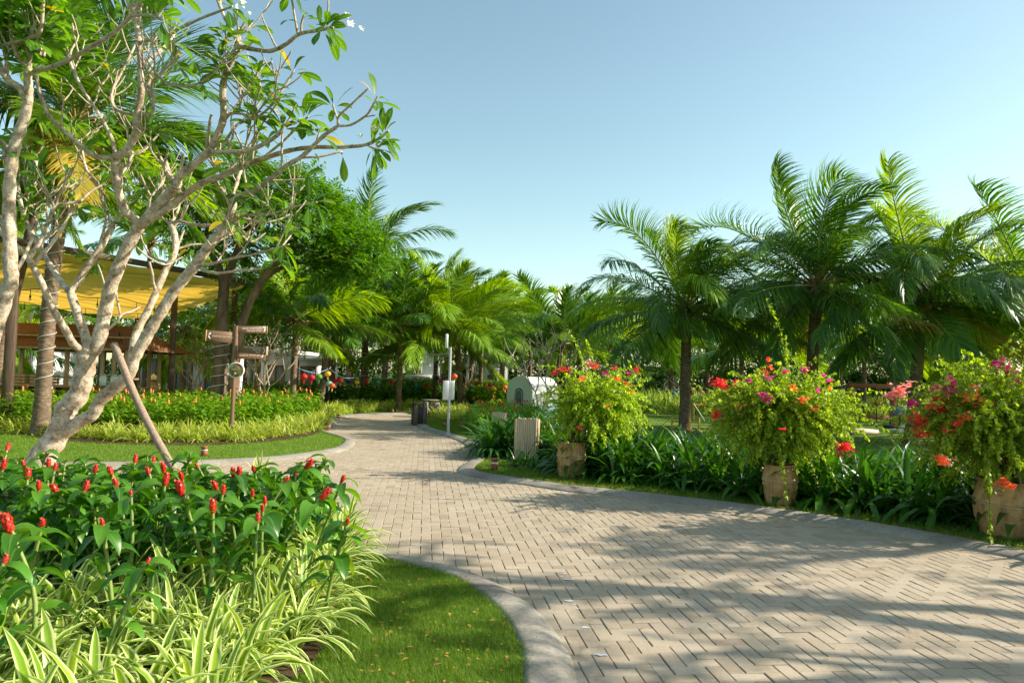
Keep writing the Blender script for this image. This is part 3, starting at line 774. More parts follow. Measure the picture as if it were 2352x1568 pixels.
bougain(PC1 + [.02, 0, .54], at(1372, 938, z1 + .1), (.74, .52, .62), 480, "airy yellow-green bougainvillea in the farthest clay jar, few coral flowers on top",
        {'red': spots(z1, [(1368, 843, .04, 22, 0), (1355, 838, .03, 12, .1), (1462, 850, .03, 12, 0), (1300, 855, .04, 10, 0), (1275, 855, .03, 14, 0), (1290, 850, .03, 14, 0), (1410, 845, .03, 8, 0), (1330, 985, .02, 8, -.4), (1390, 935, .03, 6, -.5), (1440, 880, .03, 8, -.3)]),
         'pink': spots(z1, [(1392, 860, .04, 12, 0), (1445, 858, .03, 8, 0), (1270, 862, .02, 8, 0)]), 'orange': spots(z1, [(1420, 872, .035, 14, -.3), (1340, 870, .035, 12, -.3), (1450, 905, .035, 8, -.3)])}, 11,
        stake=[PC1 + [.12, 0, .5], at(1352, 950, z1)])
bougain(PC2 + [.02, 0, .50], at(1800, 958, z2 + .1), (.98, .52, .70), 760, "broad bright green bougainvillea in the middle jar with a red cluster at its left",
        {'red': spots(z2, [(1652, 882, .05, 40, 0), (1664, 890, .04, 25, 0), (1692, 880, .03, 20, 0), (1645, 950, .035, 24, 0), (1643, 957, .03, 20, 0), (1797, 987, .015, 10, -.7), (1766, 830, .02, 6, 0), (1935, 1034, .05, 45, -.2), (1942, 1028, .04, 30, -.2)]),
         'pink': spots(z2, [(1763, 915, .035, 26, -.5), (1750, 908, .02, 10, -.5), (1845, 850, .025, 16, 0), (1805, 855, .02, 9, -.2), (1765, 870, .03, 10, -.3), (1905, 876, .02, 8, 0), (1880, 900, .02, 5, -.3), (1720, 875, .02, 8, -.2), (1893, 862, .02, 6, 0)]),
         'orange': spots(z2, [(1842, 920, .03, 18, -.5), (1822, 895, .03, 14, -.4), (1868, 940, .03, 14, -.4), (1758, 858, .04, 14, 0), (1770, 845, .03, 9, 0), (1905, 895, .02, 6, -.2), (1700, 935, .035, 6, -.2)])}, 12)
bougain(PC3 + [.02, 0, .58], at(2290, 975, z3 + .1), (1.0, .52, .78), 800, "large bougainvillea at the right edge with coral, magenta and orange flowers",
        {'red': spots(z3, [(2108, 972, .045, 45, 0), (2110, 995, .035, 30, 0), (2105, 960, .03, 20, 0), (2165, 948, .05, 30, 0), (2175, 988, .03, 24, -.2), (2155, 925, .05, 30, 0), (2200, 975, .03, 12, -.3), (2130, 1000, .03, 12, -.1)]),
         'pink': spots(z3, [(2172, 905, .04, 36, 0), (2185, 885, .03, 26, 0), (2150, 895, .03, 18, 0), (2095, 930, .03, 22, 0), (2310, 850, .04, 26, 0), (2325, 858, .03, 18, 0), (2290, 840, .04, 18, 0), (2335, 880, .03, 14, 0), (2180, 870, .02, 10, 0)]),
         'orange': spots(z3, [(2165, 1058, .035, 34, -.5), (2305, 1112, .035, 34, -.45), (2318, 1115, .03, 16, -.45), (2230, 912, .05, 20, -.2), (2250, 925, .05, 16, -.2), (2140, 935, .04, 20, 0), (2220, 960, .035, 16, -.3)]),
         'peach': spots(z3, [(2055, 905, .035, 34, .2), (2070, 898, .03, 26, .2), (2042, 912, .03, 20, .2), (2085, 885, .03, 12, .2), (2240, 890, .035, 12, -.1)])}, 13,
        stake=[PC3 + [.10, -.1, .55], at(2325, 960, z3 - .1)])
# ------------------------------------------------------------------ coconut palms
M_FROND = leafmat("palm_frond", (.040, .115, .012), (.070, .175, .018), (.14, .25, .03), tr=.32, rough=.33, spec=.5)
M_FRONDY = leafmat("palm_frond_bright", (.12, .24, .015), (.19, .32, .02), (.30, .40, .04), tr=.42, rough=.4, spec=.4)
M_FRONDO = leafmat("palm_frond_old", (.20, .20, .03), (.34, .27, .04), (.48, .32, .06), tr=.32, rough=.45, spec=.35)
M_RACHIS = pmat("palm_rachis", (.22, .24, .06), (.32, .29, .08), 5, .5)
M_COCO = pmat("coconut_green", (.14, .20, .03), (.24, .27, .05), 6, .45)
M_COCO2 = pmat("coconut_orange", (.38, .15, .05), (.46, .24, .09), 6, .5)
M_FIBRE = pmat("palm_fibre", (.16, .09, .05), (.28, .18, .10), 20, .9, .1, .5)
m, nt, b = newmat("palm_trunk")
n1 = noise(nt, 7, 5, .65, stretch=(1, 1, 2.6)); n2 = noise(nt, 1.2, 3, .5)
c_ = ramp(nt, n1.outputs[0], [(.32, (.10, .065, .045)), (.52, (.19, .135, .095)), (.7, (.30, .235, .175))])
nt.links.new(mixc(nt, .6, c_, ramp(nt, n2.outputs[0], [(.35, (.7, .68, .66)), (.65, (1.15, 1.12, 1.08))]), 'MULTIPLY'), b.inputs[0])
b.inputs["Roughness"].default_value = .9; b.inputs["Specular IOR Level"].default_value = .15
bump(nt, b, n1.outputs[0], .6, .02); M_PTRUNK = m

def frond_mb(c, az, el, L, droop, wind, npair, lw, side=1.0, hang=1.0, width=.20):
    """one pinnate leaf growing from c"""
    mb = MB(); n = 15
    d = np.array([math.cos(el) * math.cos(az), math.cos(el) * math.sin(az), math.sin(el)])
    P, D = [np.asarray(c, float)], [d]
    for i in range(n):
        t = i / n
        d = nrm(d + (np.array([0, 0, -droop]) * (.15 + 1.9 * t * t + .5 * t) + wind * (.1 + 2.4 * t * t)) / n)
        P.append(P[-1] + d * L / n); D.append(d)
    P, D = np.array(P), np.array(D)
    tube(mb, P, np.linspace(.036, .006, n + 1) * (L / 4) ** .5, 5, 1, cap=False)
    t = np.linspace(.13, .995, npair); t = t + rng.normal(0, .003, npair)
    i0 = np.minimum((t * n).astype(int), n - 1); fr = (t * n - i0)[:, None]
    p = P[i0] * (1 - fr) + P[i0 + 1] * fr; dd = nrm(D[i0] * (1 - fr) + D[i0 + 1] * fr)
    up = np.array([0, 0, 1.]); S = np.cross(dd, up)
    bad = np.linalg.norm(S, axis=1) < .2; S[bad] = S[bad] + np.cross(d, [math.cos(az), math.sin(az), .2])
    S = nrm(S); Nn = nrm(np.cross(S, dd))
    tw = rng.normal(0, .35) ; S2 = S * math.cos(tw) + Nn * math.sin(tw); N2 = -S * math.sin(tw) + Nn * math.cos(tw)
    upr = 1.0 if el > .75 else 0.0
    for sg in (-1, 1):
        al = R(62) - R(38) * t + rng.normal(0, .07, npair)
        Dl = dd * np.cos(al)[:, None] + sg * S2 * np.sin(al)[:, None] + [0, 0, -.22 * (1 - upr)] + N2 * (.20 + .1 * rng.normal(0, 1, npair))[:, None]
        ll = width * L * np.sin(np.pi * np.clip(.14 + .80 * t, 0, 1)) ** .55 * (.85 + .25 * rng.random(npair))
        pw = (wind * (1.0 + 1.3 * upr))[None] * np.ones((npair, 1))
        ribbons(mb, p + N2 * .01, Dl, ll, lw * (.8 + .4 * rng.random(npair)), hang * ((.30 + .5 * rng.random(npair)) if upr else (.7 + 1.1 * rng.random(npair))), 4, 'leaflet', S=dd, across=2, push=pw)
    return mb
def trunk_mb(P, r0, r1, rings=40):
    mb = MB(); Q = smooth_path(P, 10); L = np.linspace(0, 1, rings * 2)
    s = np.linspace(0, len(Q) - 1, rings * 2); i0 = np.minimum(s.astype(int), len(Q) - 2); fr = (s - i0)[:, None]
    PP = Q[i0] * (1 - fr) + Q[i0 + 1] * fr
    r = (r0 + (r1 - r0) * L + .55 * r0 * np.exp(-L * 16)) * (1 + .045 * (np.arange(rings * 2) % 2)) * (1 + rng.normal(0, .012, rings * 2))
    tube(mb, PP, r, 14); return mb
NEAR_AZ = None
def palm(base, crown, L, nf, label, r0=.15, r1=.11, npair=60, lw=.05, wind=(.22, 0, 0), coco=None, old=1, bright=.2, bend=None, group=None, name="coconut_palm", minel=-55, seed=None, elmax=72, hang=1.0, dsc=1.0, width=.29):
    global rng
    keep = rng
    if seed is not None: rng = np.random.default_rng(seed)
    base, crown = np.asarray(base, float), np.asarray(crown, float)
    root = thing(name, label, "palm tree", base, group=group)
    mid = (base + crown) / 2 + (np.zeros(3) if bend is None else np.asarray(bend, float))
    part("trunk", trunk_mb([base - [0, 0, .1], mid, crown - [0, 0, .05]], r0, r1), M_PTRUNK, root)
    fb = MB()
    for k in range(26):
        a = rng.random() * 6.28; e = rng.uniform(-.3, 1.2)
        d = np.array([math.cos(a) * math.cos(e), math.sin(a) * math.cos(e), math.sin(e)])
        tube(fb, np.array([crown + d * .05 - [0, 0, .1], crown + d * .28 * L / 4, crown + d * .5 * L / 4 - [0, 0, .06]]), [.05, .04, .012], 5)
    ball(fb, crown - [0, 0, .05], r1 * 1.5, 10, 6, sz=1.8)
    part("crown_fibre", fb, M_FIBRE, root)
    for i in range(nf):
        t = (i + .5) / nf                                    # young upright leaves first, then older and lower ones
        el = R(elmax) - (R(elmax) - R(minel)) * t ** 1.0 + rng.normal(0, .10)
        az = i * 2.399 + rng.normal(0, .2)
        ln = L * (.80 + .25 * rng.random()) * (.82 if t < .1 else 1)
        dr = dsc * (.55 + .9 * rng.random()) * (1.25 if el > .85 else (1.5 if el > .25 else (.8 if el > -.1 else .4)))
        mats = M_FRONDO if (t > .80 and rng.random() < .35 * old) else (M_FRONDY if rng.random() < bright else M_FROND)
        w = np.asarray(wind, float) * (.5 + 1.0 * rng.random())
        part("frond", frond_mb(crown + np.array([math.cos(az), math.sin(az), 0]) * r1 * .6 + [0, 0, .12 * (1 - t)], az, el, ln, dr, w, npair, lw, hang=hang, width=width), [mats, M_RACHIS], root)
    if coco is not None:
        mat, cn, offs = coco
        for off in offs:
            cc = crown + np.asarray(off)
            for k in range(cn):
                p = cc + rng.normal(0, .11, 3) * [1, 1, 1.1]
                cb = MB(); ball(cb, p, .095 + .02 * rng.random(), 10, 7, sz=1.15); part("coconut", cb, mat, root)
    rng = keep
    return root
def pbase(x, y): return G(x, y)
# the big row over the right lawn
b1 = G(1573, 990); palm(b1, at(1577, 712, b1[1]), 4.3, 36, "tall coconut palm with green coconuts standing apart, leftmost of the big right row", .17, .14, 92, .036, wind=(.55, 0, .0), coco=(M_COCO, 9, [(.2, -.25, -.15), (-.15, -.3, -.75)]), bright=.12, old=0, seed=21, minel=-34)
b2 = np.array([at(1857, 900, 20.5)[0], 20.5, 0]); palm(b2, at(1876, 660, 20.5), 4.2, 37, "coconut palm with a red-orange coconut bunch and the highest crown of the right row", .18, .14, 92, .036, wind=(.6, 0, .05), coco=(M_COCO2, 9, [(.30, -.3, -.18)]), old=1.1, bright=.25, seed=22, minel=-40)
b3 = np.array([at(2092, 900, 19.5)[0], 19.5, 0]); palm(b3, at(2118, 705, 19.5), 3.9, 35, "coconut palm with tan coconuts behind the gap between two bougainvilleas", .17, .14, 92, .036, wind=(.6, 0, 0), coco=(M_COCO2, 6, [(.2, -.3, -.15), (-.1, -.3, -.1)]), old=.7, bright=.3, seed=23, minel=-38)
b4 = np.array([at(2370, 900, 19.0)[0], 19.0, 0]); palm(b4, at(2385, 715, 19.0), 3.9, 33, "coconut palm cut off by the right edge of the picture", .17, .14, 92, .036, wind=(.6, 0, 0), coco=(M_COCO, 5, [(-.3, -.3, -.2)]), bright=.4, old=.4, seed=24, minel=-36)
# centre palm
b5 = G(1058, 944); palm(b5, at(1047, 775, b5[1]), 4.5, 34, "full coconut palm in the picture centre just right of the grey pole", .135, .115, 95, .046, wind=(.42, 0, 0), bright=.85, bend=(.06, 0, 0), seed=25, minel=-22, dsc=.85, old=.2)
GP = "coconut palms grouped behind the bend of the road"
def pl(x, y, cxp, cyp, L, seed, label, z=None, **kw):
    b = G(x, y) if z is None else np.array([at(x, 900, z)[0], z, 0])
    return palm(b, at(cxp, cyp, b[1]), L, kw.pop('nf', 20), label, kw.pop('r0', .105), kw.pop('r1', .092), kw.pop('npair', 66), kw.pop('lw', .052), minel=kw.pop('minel', -12), dsc=kw.pop('dsc', .8), seed=seed, bright=kw.pop('bright', .4), old=.1, **kw)
pl(672, 960, 681, 738, 3.3, 31, "coconut palm with a straight ringed trunk right of the signpost's boards", z=23)
pl(733, 947, 757, 745, 3.6, 32, "coconut palm with a thick leaning trunk, leftmost of the three by the yellow lantern", wind=(.25, 0, 0), r0=.14)
pl(752, 945, 772, 655, 3.9, 33, "tall thin coconut palm leaning right in the three-trunk cluster", z=29, wind=(.3, 0, 0))
pl(763, 944, 771, 700, 3.6, 34, "straight coconut palm, rightmost trunk of the three-trunk cluster", z=30, wind=(.3, 0, 0))
pl(833, 944, 838, 742, 3.5, 35, "coconut palm carrying the cable, just left of the last road bend", z=31)
pl(917, 948, 921, 748, 3.3, 36, "dark slim coconut palm at the far kerb of the road", z=28.5)
pl(998, 940, 1004, 752, 3.4, 37, "coconut palm half hidden behind the grey pole", z=33)
pl(1082, 940, 1084, 765, 3.2, 38, "thin coconut palm directly right of the centre palm's trunk", z=35)
pl(1104, 940, 1106, 758, 3.3, 39, "pale-trunked coconut palm left of the arched hut", z=34)
pl(840, 930, 845, 600, 4.6, 40, "tallest coconut palm behind the rain tree, fronds rising above its crown", z=34, wind=(.4, 0, 0), bright=.1)
pl(1270, 930, 1290, 790, 3.3, 41, "coconut palm behind the bare frangipani near the arched hut", z=30)
pl(1395, 930, 1400, 790, 4.0, 42, "distant coconut palm filling the gap left of the right row", z=38)
pl(1470, 930, 1478, 800, 3.6, 43, "small distant coconut palm seen under the leftmost big palm's fronds", z=42, nf=14)
pl(1700, 930, 1705, 800, 3.8, 44, "coconut palm in the shade between the first two big right palms", z=30, nf=15)
pl(1985, 930, 1985, 790, 3.8, 45, "coconut palm seen behind the red swing frame", z=32, nf=15)
pl(2235, 930, 2240, 740, 3.9, 46, "coconut palm behind the large bougainvillea at the right edge", z=26, nf=17, coco=(M_COCO, 4, [(.3, -.3, -.2)]))
# left group behind the canopy
b = np.array([at(98, 900, 15.3)[0], 15.3, 0])
pw = palm(b, at(172, 285, 15.3), 4.3, 32, "tall dark coconut palm whose wired trunk stands before the bamboo bar", .15, .135, 100, .04, wind=(.15, 0, 0), bright=.12, bend=(-.12, 0, 0), seed=51, minel=-35, hang=.6)
wm = MB(); t = np.linspace(0, 1, 260); bp = smooth_path([b, (b + at(172, 285, 15.3)) / 2 + [-.12, 0, 0], at(172, 285, 15.3)], 10)
s = np.linspace(3, 13.5, 260); i0 = np.minimum(s.astype(int), len(bp) - 2); fr = (s - i0)[:, None]; PP = bp[i0] * (1 - fr) + bp[i0 + 1] * fr
a = t * 6.28 * 12; M_LIGHTWIRE = pmat("white_cable", (.62, .60, .55), rough=.5)
tube(wm, PP + np.column_stack([np.cos(a), np.sin(a), 0 * a]) * .168, .008, 5); part("light_wire", wm, M_LIGHTWIRE, pw)
pl(-40, 900, 105, 392, 2.6, 52, "yellow-fronded palm hanging just above the yellow canopy", z=17, nf=12, bright=1.0, minel=-60, r0=.14)
pl(420, 900, 423, 762, 3.2, 53, "low coconut palm with pale drooping fronds in front of the white villa", z=29, bright=.9, nf=15, minel=-60)
pl(10, 900, 15, 790, 3.0, 54, "low bright palm behind the bamboo bar at the left edge", z=27, bright=.9, nf=13, minel=-60)
pl(330, 900, 345, 560, 3.6, 55, "coconut palm rising behind the yellow canopy between frangipani branches", z=32, nf=15)
pl(560, 900, 575, 700, 3.4, 56, "coconut palm in the shade behind the right canopy post", z=33, nf=15)
pl(60, 900, 40, 560, 3.4, 57, "dark coconut palm behind the canopy at the left edge", z=34, nf=15)
# farther palms, copies of two of their kind
FG = "distant coconut palms closing the view"
far_protos = []
for k in range(3):
    far_protos.append(palm((0, 0, 0), (rng.normal(0, .2), 0, 4.4), 3.6, 15, "distant coconut palm in the green wall behind the garden", .17, .13, 50, .07, minel=-10, dsc=.75, wind=(.3, 0, 0), bright=.35, seed=60 + k, group=FG, coco=None))
i = 0
for x, z, s in ((615, 40, 1.0), (700, 44, 1.1), (800, 40, .95), (880, 42, 1.1), (955, 46, 1.0), (1020, 44, .95), (1150, 41, 1.0), (1215, 44, .9), (1330, 40, .95), (1440, 48, 1.0), (1540, 40, .85), (1625, 42, .95), (1780, 38, .95), (1850, 44, 1.1), (1930, 40, .95),
                (2050, 36, .95), (2150, 38, 1.0), (2300, 34, 1.0), (2400, 30, 1.0), (480, 38, 1.0), (230, 40, 1.0), (120, 44, 1.1), (-40, 38, 1.0), (1110, 52, 1.15), (905, 54, 1.1), (740, 54, 1.2)):
    p = at(x, 900, z); o = far_protos[i] if i < 3 else None
    if o is not None: o.location = (p[0], z, 0); o.rotation_euler.z = rng.normal(0, .5); o.scale = (s,) * 3
    else: dup(far_protos[i % 3], (p[0], z, 0), rng.normal(0, .5), s)
    i += 1
# ------------------------------------------------------------------ frangipani trees
m, nt, b = newmat("frangipani_bark")
n1 = noise(nt, 9, 6, .7); n2 = noise(nt, 34, 4, .75); n3 = noise(nt, 2.0, 4, .6)
c_ = ramp(nt, n1.outputs[0], [(.34, (.26, .19, .13)), (.47, (.52, .43, .33)), (.60, (.70, .63, .54))])
c_ = mixc(nt, .85, c_, ramp(nt, n2.outputs[0], [(.34, (.38, .30, .24)), (.45, (1, .98, .95)), (.66, (1.15, 1.13, 1.1)), (.74, (1.45, 1.45, 1.42))]), 'MULTIPLY')
c_ = mixc(nt, .6, c_, ramp(nt, n3.outputs[0], [(.35, (.72, .66, .58)), (.65, (1.12, 1.1, 1.08))]), 'MULTIPLY')
nt.links.new(c_, b.inputs[0]); b.inputs["Roughness"].default_value = .85; b.inputs["Specular IOR Level"].default_value = .2
bump(nt, b, n2.outputs[0], .9, .02); M_FBARK = m
M_FTWIG = pmat("frangipani_twig", (.26, .18, .12), (.46, .37, .27), 22, .85, .2, .6, c3=(.58, .50, .40))
M_FLEAF = leafmat("frangipani_leaf", (.045, .14, .010), (.075, .20, .014), (.13, .27, .02), old=(.5, .36, .04), tr=.42, rough=.33, spec=.5, midrib=(.22, .32, .10))
M_FPET = leafmat("frangipani_petal", (.75, .74, .66), (.8, .78, .7), (.82, .78, .6), tr=.3, rough=.5)

class Tree:
    def __init__(s): s.pts = []; s.wood = MB(); s.thin = MB(); s.tips = []; s.nodes = []
    def near(s, x, y):
        a = np.array([(p[0], p[1]) for p in s.pts]); i = np.argmin((a[:, 0] - x) ** 2 + (a[:, 1] - y) ** 2); return s.pts[i][2]
    def limb(s, pix, r0, r1, dz=0.0, z=None, leaf=0, thick=True):
        z0 = s.near(*pix[0]) if z is None else z
        n = len(pix); W = np.array([at(x, y, z0 + dz * (i / max(n - 1, 1)) ** 1.1) for i, (x, y) in enumerate(pix)])
        P = smooth_path(W, 5); r0 = r0 if r0 > .148 else r0 * .67; r1 = r1 if r0 > .148 else r1 * .67; rr = np.linspace(r0, r1, len(P)) * (1 + .06 * np.sin(np.arange(len(P)) * 1.7 + rng.random() * 6) + rng.normal(0, .025, len(P)))
        rr[-1] = rr[-1] * .8
        tube(s.wood if r0 > .026 else s.thin, P, rr, 12 if r0 > .03 else 8, wob=.02)
        px = smooth_path(np.array([(x, y, z0 + dz * (i / max(n - 1, 1)) ** 1.1) for i, (x, y) in enumerate(pix)]), 5)
        s.pts += [tuple(q) for q in px]
        d = nrm(P[-1] - P[-3])
        s.nodes.append((P, rr, d))
        if leaf: s.tips.append((P[-1], d, leaf))
    def twig(s, p, d, L, r, lvl, leafp):
        P = [p]; dd = nrm(d); side = nrm(np.cross(dd, [0, 0, 1.]) + rng.normal(0, .2, 3))
        for i in range(5):
            dd = nrm(dd + np.array([0, 0, .16]) + side * rng.normal(0, .13)); P.append(P[-1] + dd * L / 5)
        P = smooth_path(P, 3); tube(s.thin, P, np.linspace(r, r * .72, len(P)), 7, wob=.03)
        s.nodes.append((P, np.linspace(r, r * .72, len(P)), dd))
        if lvl > 0:
            k = rng.integers(2, 4); a0 = rng.random() * 6.28
            x = nrm(np.cross(dd, [.2, .3, 1.])); y = np.cross(dd, x)
            for j in range(k):
                a = a0 + j * 6.28 / k + rng.normal(0, .3)
                s.twig(P[-1], dd * .72 + (x * math.cos(a) + y * math.sin(a)) * .75, L * (.6 + .4 * rng.random()), r * .74, lvl - 1, leafp)
        elif rng.random() < leafp: s.tips.append((P[-1], dd, 1))
    def leaves(s, n=(6, 11), L=.30):
        mb = MB()
        for p, d, k in s.tips:
            c = rng.integers(*n) * (1 if k <= 1 else 2) if k >= 1 else rng.integers(2, 5)
            x = nrm(np.cross(d, [.3, .2, 1.])); y = np.cross(d, x)
            a = np.arange(c) * 2.4 + rng.random() * 6; u = rng.random(c)
            D = d[None] * (.05 + .85 * u)[:, None] + (np.cos(a)[:, None] * x + np.sin(a)[:, None] * y) * (1 - .25 * u)[:, None]
            lo = p - d * (.03 + .10 * (1 - u))[:, None] * (1 if k <= 1 else 1.6)
            ln = L * (.62 + .5 * rng.random(c))
            # a short leaf stalk, then the blade
            st = nrm(D); ribbons(mb, lo, st, ln * .22, .008, .15, 1, 'strap', across=2)
            ribbons(mb, lo + st * (ln * .2)[:, None], st + [0, 0, -.05], ln, ln * .33, .55 + .9 * rng.random(c), 6, 'obov', fold=.16, twist=rng.normal(0, .45, c), wave=.02)
        return mb
    def flowers(s, tips, n=5):
        mb = MB()
        for p, d in tips:
            for k in range(n):
                c = p + d * .08 + rng.normal(0, .06, 3); f = nrm(d + rng.normal(0, .6, 3)); x = nrm(np.cross(f, [.3, .2, 1.])); y = np.cross(f, x)
                a = np.arange(5) * 1.2566
                ribbons(mb, np.repeat(c[None], 5, 0), f * .45 + np.cos(a)[:, None] * x + np.sin(a)[:, None] * y, .05, .034, .2, 3, 'obov', fold=.2)
        return mb

A = lambda *q: [(x * .3297, 459.4 + y * .3297) for x, y in q]           # tracing notes of four enlarged crops
B = lambda *q: [(x * .3297, y * .3297) for x, y in q]
Cc = lambda *q: [(459.4 + x * .3297, y * .3297) for x, y in q]
Dd = lambda *q: [(258.4 + x * .2564, 287 + y * .2564) for x, y in q]
_k = rng; rng = np.random.default_rng(101)
T = Tree(); Z0 = 10.1
T.limb([(66, 1112), (80, 1080), (104, 1038), (138, 994)], .22, .15, 0, z=Z0)
T.limb([(128, 1004), (142, 975), (152, 940), (180, 906), (192, 860), (200, 822), (206, 795)], .149, .126, -.05)
T.limb([(112, 1030), (150, 992), (186, 966), (214, 950), (231, 918), (270, 885), (297, 858), (310, 819), (333, 779), (359, 736), (392, 680), (425, 637), (452, 604), (485, 558), (521, 515), (534, 476), (528, 458)], .140, .088, -.6)
T.limb(A((600, 1075), (560, 1040), (510, 1000), (460, 910), (370, 760), (300, 600), (240, 480), (190, 400), (120, 330), (0, 215), (-90, 100)), .085, .045, -1.2)
T.limb(A((610, 1080), (612, 1000), (560, 850), (510, 700), (490, 640)), .105, .085, .4)
T.limb(A((490, 640), (440, 590), (380, 500), (300, 370), (200, 190), (150, 50), (120, -120)), .075, .04, .9)
T.limb(A((490, 640), (520, 610), (600, 480), (700, 330), (770, 210), (790, 170)), .085, .062, .3)
T.limb(A((785, 180), (760, 130), (730, 40), (690, -90), (600, -220), (560, -420)), .04, .026, .4, leaf=1)
T.limb(A((785, 180), (850, 90), (900, -40), (880, -160)), .04, .028, .4, leaf=1)
T.limb(A((610, 1085), (680, 1000), (730, 790), (770, 610), (840, 430), (910, 280), (970, 180), (985, 150)), .146, .115, -.3)
T.limb([(322, 512), (300, 497), (280, 471), (272, 440), (267, 412), (264, 359)], .092, .078, -.5)
T.limb([(264, 362), (237, 363), (208, 353), (165, 316), (132, 287), (109, 260), (92, 214), (84, 178), (96, 122), (105, 95)], .048, .026, -.6, leaf=1)
T.limb([(264, 362), (262, 340), (254, 313), (231, 270), (208, 234), (185, 198), (161, 142), (150, 92), (152, 60)], .044, .026, .2, leaf=1)
T.limb([(264, 362), (290, 346), (313, 303), (317, 254), (325, 214), (323, 165), (320, 99), (310, 43), (292, -5), (270, -60)], .082, .042, -.5)
T.limb([(320, 100), (349, 89), (405, 69), (461, 43), (534, 15)], .034, .022, -.4, leaf=1)
T.limb([(324, 160), (356, 125), (382, 102), (400, 80)], .030, .02, .5, leaf=1)
T.limb([(318, 262), (287, 260), (260, 244), (257, 211), (277, 171), (297, 132), (312, 100)], .034, .022, .5)
T.limb([(322, 256), (343, 267), (353, 237), (349, 194), (363, 175), (412, 130)], .034, .022, -.4, leaf=1)
T.limb([(363, 176), (395, 195), (440, 198), (478, 180)], .026, .018, -.3, leaf=1)
T.limb([(322, 512), (333, 508), (373, 461), (400, 436), (405, 431)], .115, .10, -.4)
T.limb([(405, 431), (398, 414), (389, 400), (379, 366)], .060, .04, .4)
T.limb([(405, 431), (412, 405), (432, 389), (468, 359), (485, 345), (494, 323), (508, 290), (514, 260), (511, 214), (518, 171), (534, 135), (551, 105)], .085, .055, -.7)
T.limb([(551, 105), (534, 76), (514, 36), (498, -5), (480, -50)], .040, .03, .2, leaf=2)
T.limb([(551, 107), (591, 115), (624, 117), (657, 102), (687, 79), (726, 71), (766, 64)], .045, .026, -.6, leaf=2)
T.limb([(684, 80), (677, 40), (670, 0), (660, -30)], .022, .018, -.1, leaf=1)
T.limb([(692, 76), (692, 55), (699, 33)], .022, .018, -.1, leaf=1)
T.limb([(485, 348), (492, 349), (525, 349), (568, 346), (608, 330), (641, 307), (652, 285)], .050, .034, -.3, leaf=1)
T.limb([(494, 323), (505, 303), (525, 264), (556, 262), (581, 274), (608, 257), (647, 218)], .034, .02, -.4, leaf=2)
T.limb([(510, 336), (542, 290), (568, 274), (602, 226)], .028, .02, .2, leaf=1)
T.limb([(605, 226), (598, 200), (591, 172)], .02, .016, 0, leaf=2)
T.limb([(628, 236), (660, 190), (676, 160)], .02, .016, .1, leaf=1)
T.limb([(336, 506), (363, 494), (412, 458), (461, 422), (508, 405), (558, 382), (591, 369), (624, 358), (664, 346), (703, 340), (733, 338), (789, 338), (838, 333), (868, 320), (893, 301)], .075, .024, -1.0, leaf=2)
T.limb([(842, 333), (862, 342), (881, 346)], .02, .016, -.1, leaf=2)
T.limb([(578, 374), (585, 330), (600, 290), (628, 250), (648, 220)], .024, .018, -.3, leaf=1)
T.limb([(600, 366), (650, 325), (690, 285), (708, 268)], .026, .018, -.3, leaf=2)
T.limb([(528, 461), (520, 449), (499, 425)], .05, .046, .2)
T.limb([(528, 461), (538, 441), (544, 420), (548, 405), (556, 385)], .045, .034, .4, leaf=1)
T.limb([(530, 464), (540, 454), (579, 441), (617, 415), (656, 382), (694, 359), (743, 313), (776, 290)], .06, .034, -.8)
T.limb([(776, 290), (806, 287), (835, 270), (848, 257), (868, 221)], .024, .018, -.2, leaf=1)
T.limb([(776, 290), (779, 267), (806, 241), (845, 204)], .024, .018, -.2)
T.limb([(777, 278), (770, 258), (764, 240)], .02, .016, .1, leaf=1)
T.limb([(835, 269), (848, 267), (862, 265)], .016, .012, 0)
T.limb([(690, 363), (740, 359), (782, 349), (785, 354)], .022, .016, .2, leaf=-1)
T.limb([(452, 612), (470, 622), (494, 627), (502, 628), (540, 623), (592, 618), (617, 605), (648, 590)], .032, .02, -.4, leaf=1)
T.limb([(453, 610), (489, 605), (540, 592), (592, 582), (664, 561)], .034, .018, -.7, leaf=1)
T.limb([(525, 518), (540, 506), (566, 495), (617, 492), (669, 477), (728, 464)], .034, .02, -.4, leaf=1)
T.limb([(532, 494), (560, 502), (605, 510), (638, 505), (666, 492)], .028, .018, .3, leaf=1)
T.limb([(512, 520), (476, 518), (438, 515), (412, 508), (396, 512)], .034, .034, .5)
T.limb([(618, 415), (655, 414), (700, 412)], .022, .016, .1, leaf=1)
T.limb([(545, 525), (560, 545), (580, 555), (610, 535)], .022, .016, .3, leaf=1)
T.limb([(303, 834), (307, 789), (317, 756), (343, 707), (363, 661), (382, 618), (401, 581), (402, 545), (392, 512)], .080, .066, .8)
T.limb([(392, 512), (405, 492), (412, 460), (400, 430)], .036, .024, .4, leaf=1)
T.limb([(392, 515), (372, 500), (350, 470)], .034, .024, .3, leaf=1)
T.limb([(400, 575), (440, 562), (480, 560), (520, 545), (560, 522)], .026, .018, .5, leaf=1)
T.limb([(388, 605), (350, 590), (330, 560), (320, 530)], .024, .018, .6, leaf=1)
T.limb([(228, 772), (246, 758), (268, 738), (280, 722), (300, 716), (322, 705)], .030, .026, .5)
T.limb([(277, 726), (270, 690), (265, 660)], .026, .022, .3)
T.limb([(250, 700), (236, 640), (222, 600)], .024, .018, .7, leaf=1)
T.limb([(300, 555), (340, 590), (380, 608), (420, 590)], .020, .016, .6, leaf=1)
T.limb([(66, 598), (79, 575), (99, 542), (125, 476), (152, 468), (185, 462)], .045, .028, .3)
T.limb([(72, 602), (79, 604), (109, 571), (138, 532), (165, 486), (178, 470)], .045, .03, .5, leaf=1)
T.limb([(185, 462), (208, 440), (235, 425)], .026, .02, .2, leaf=1)
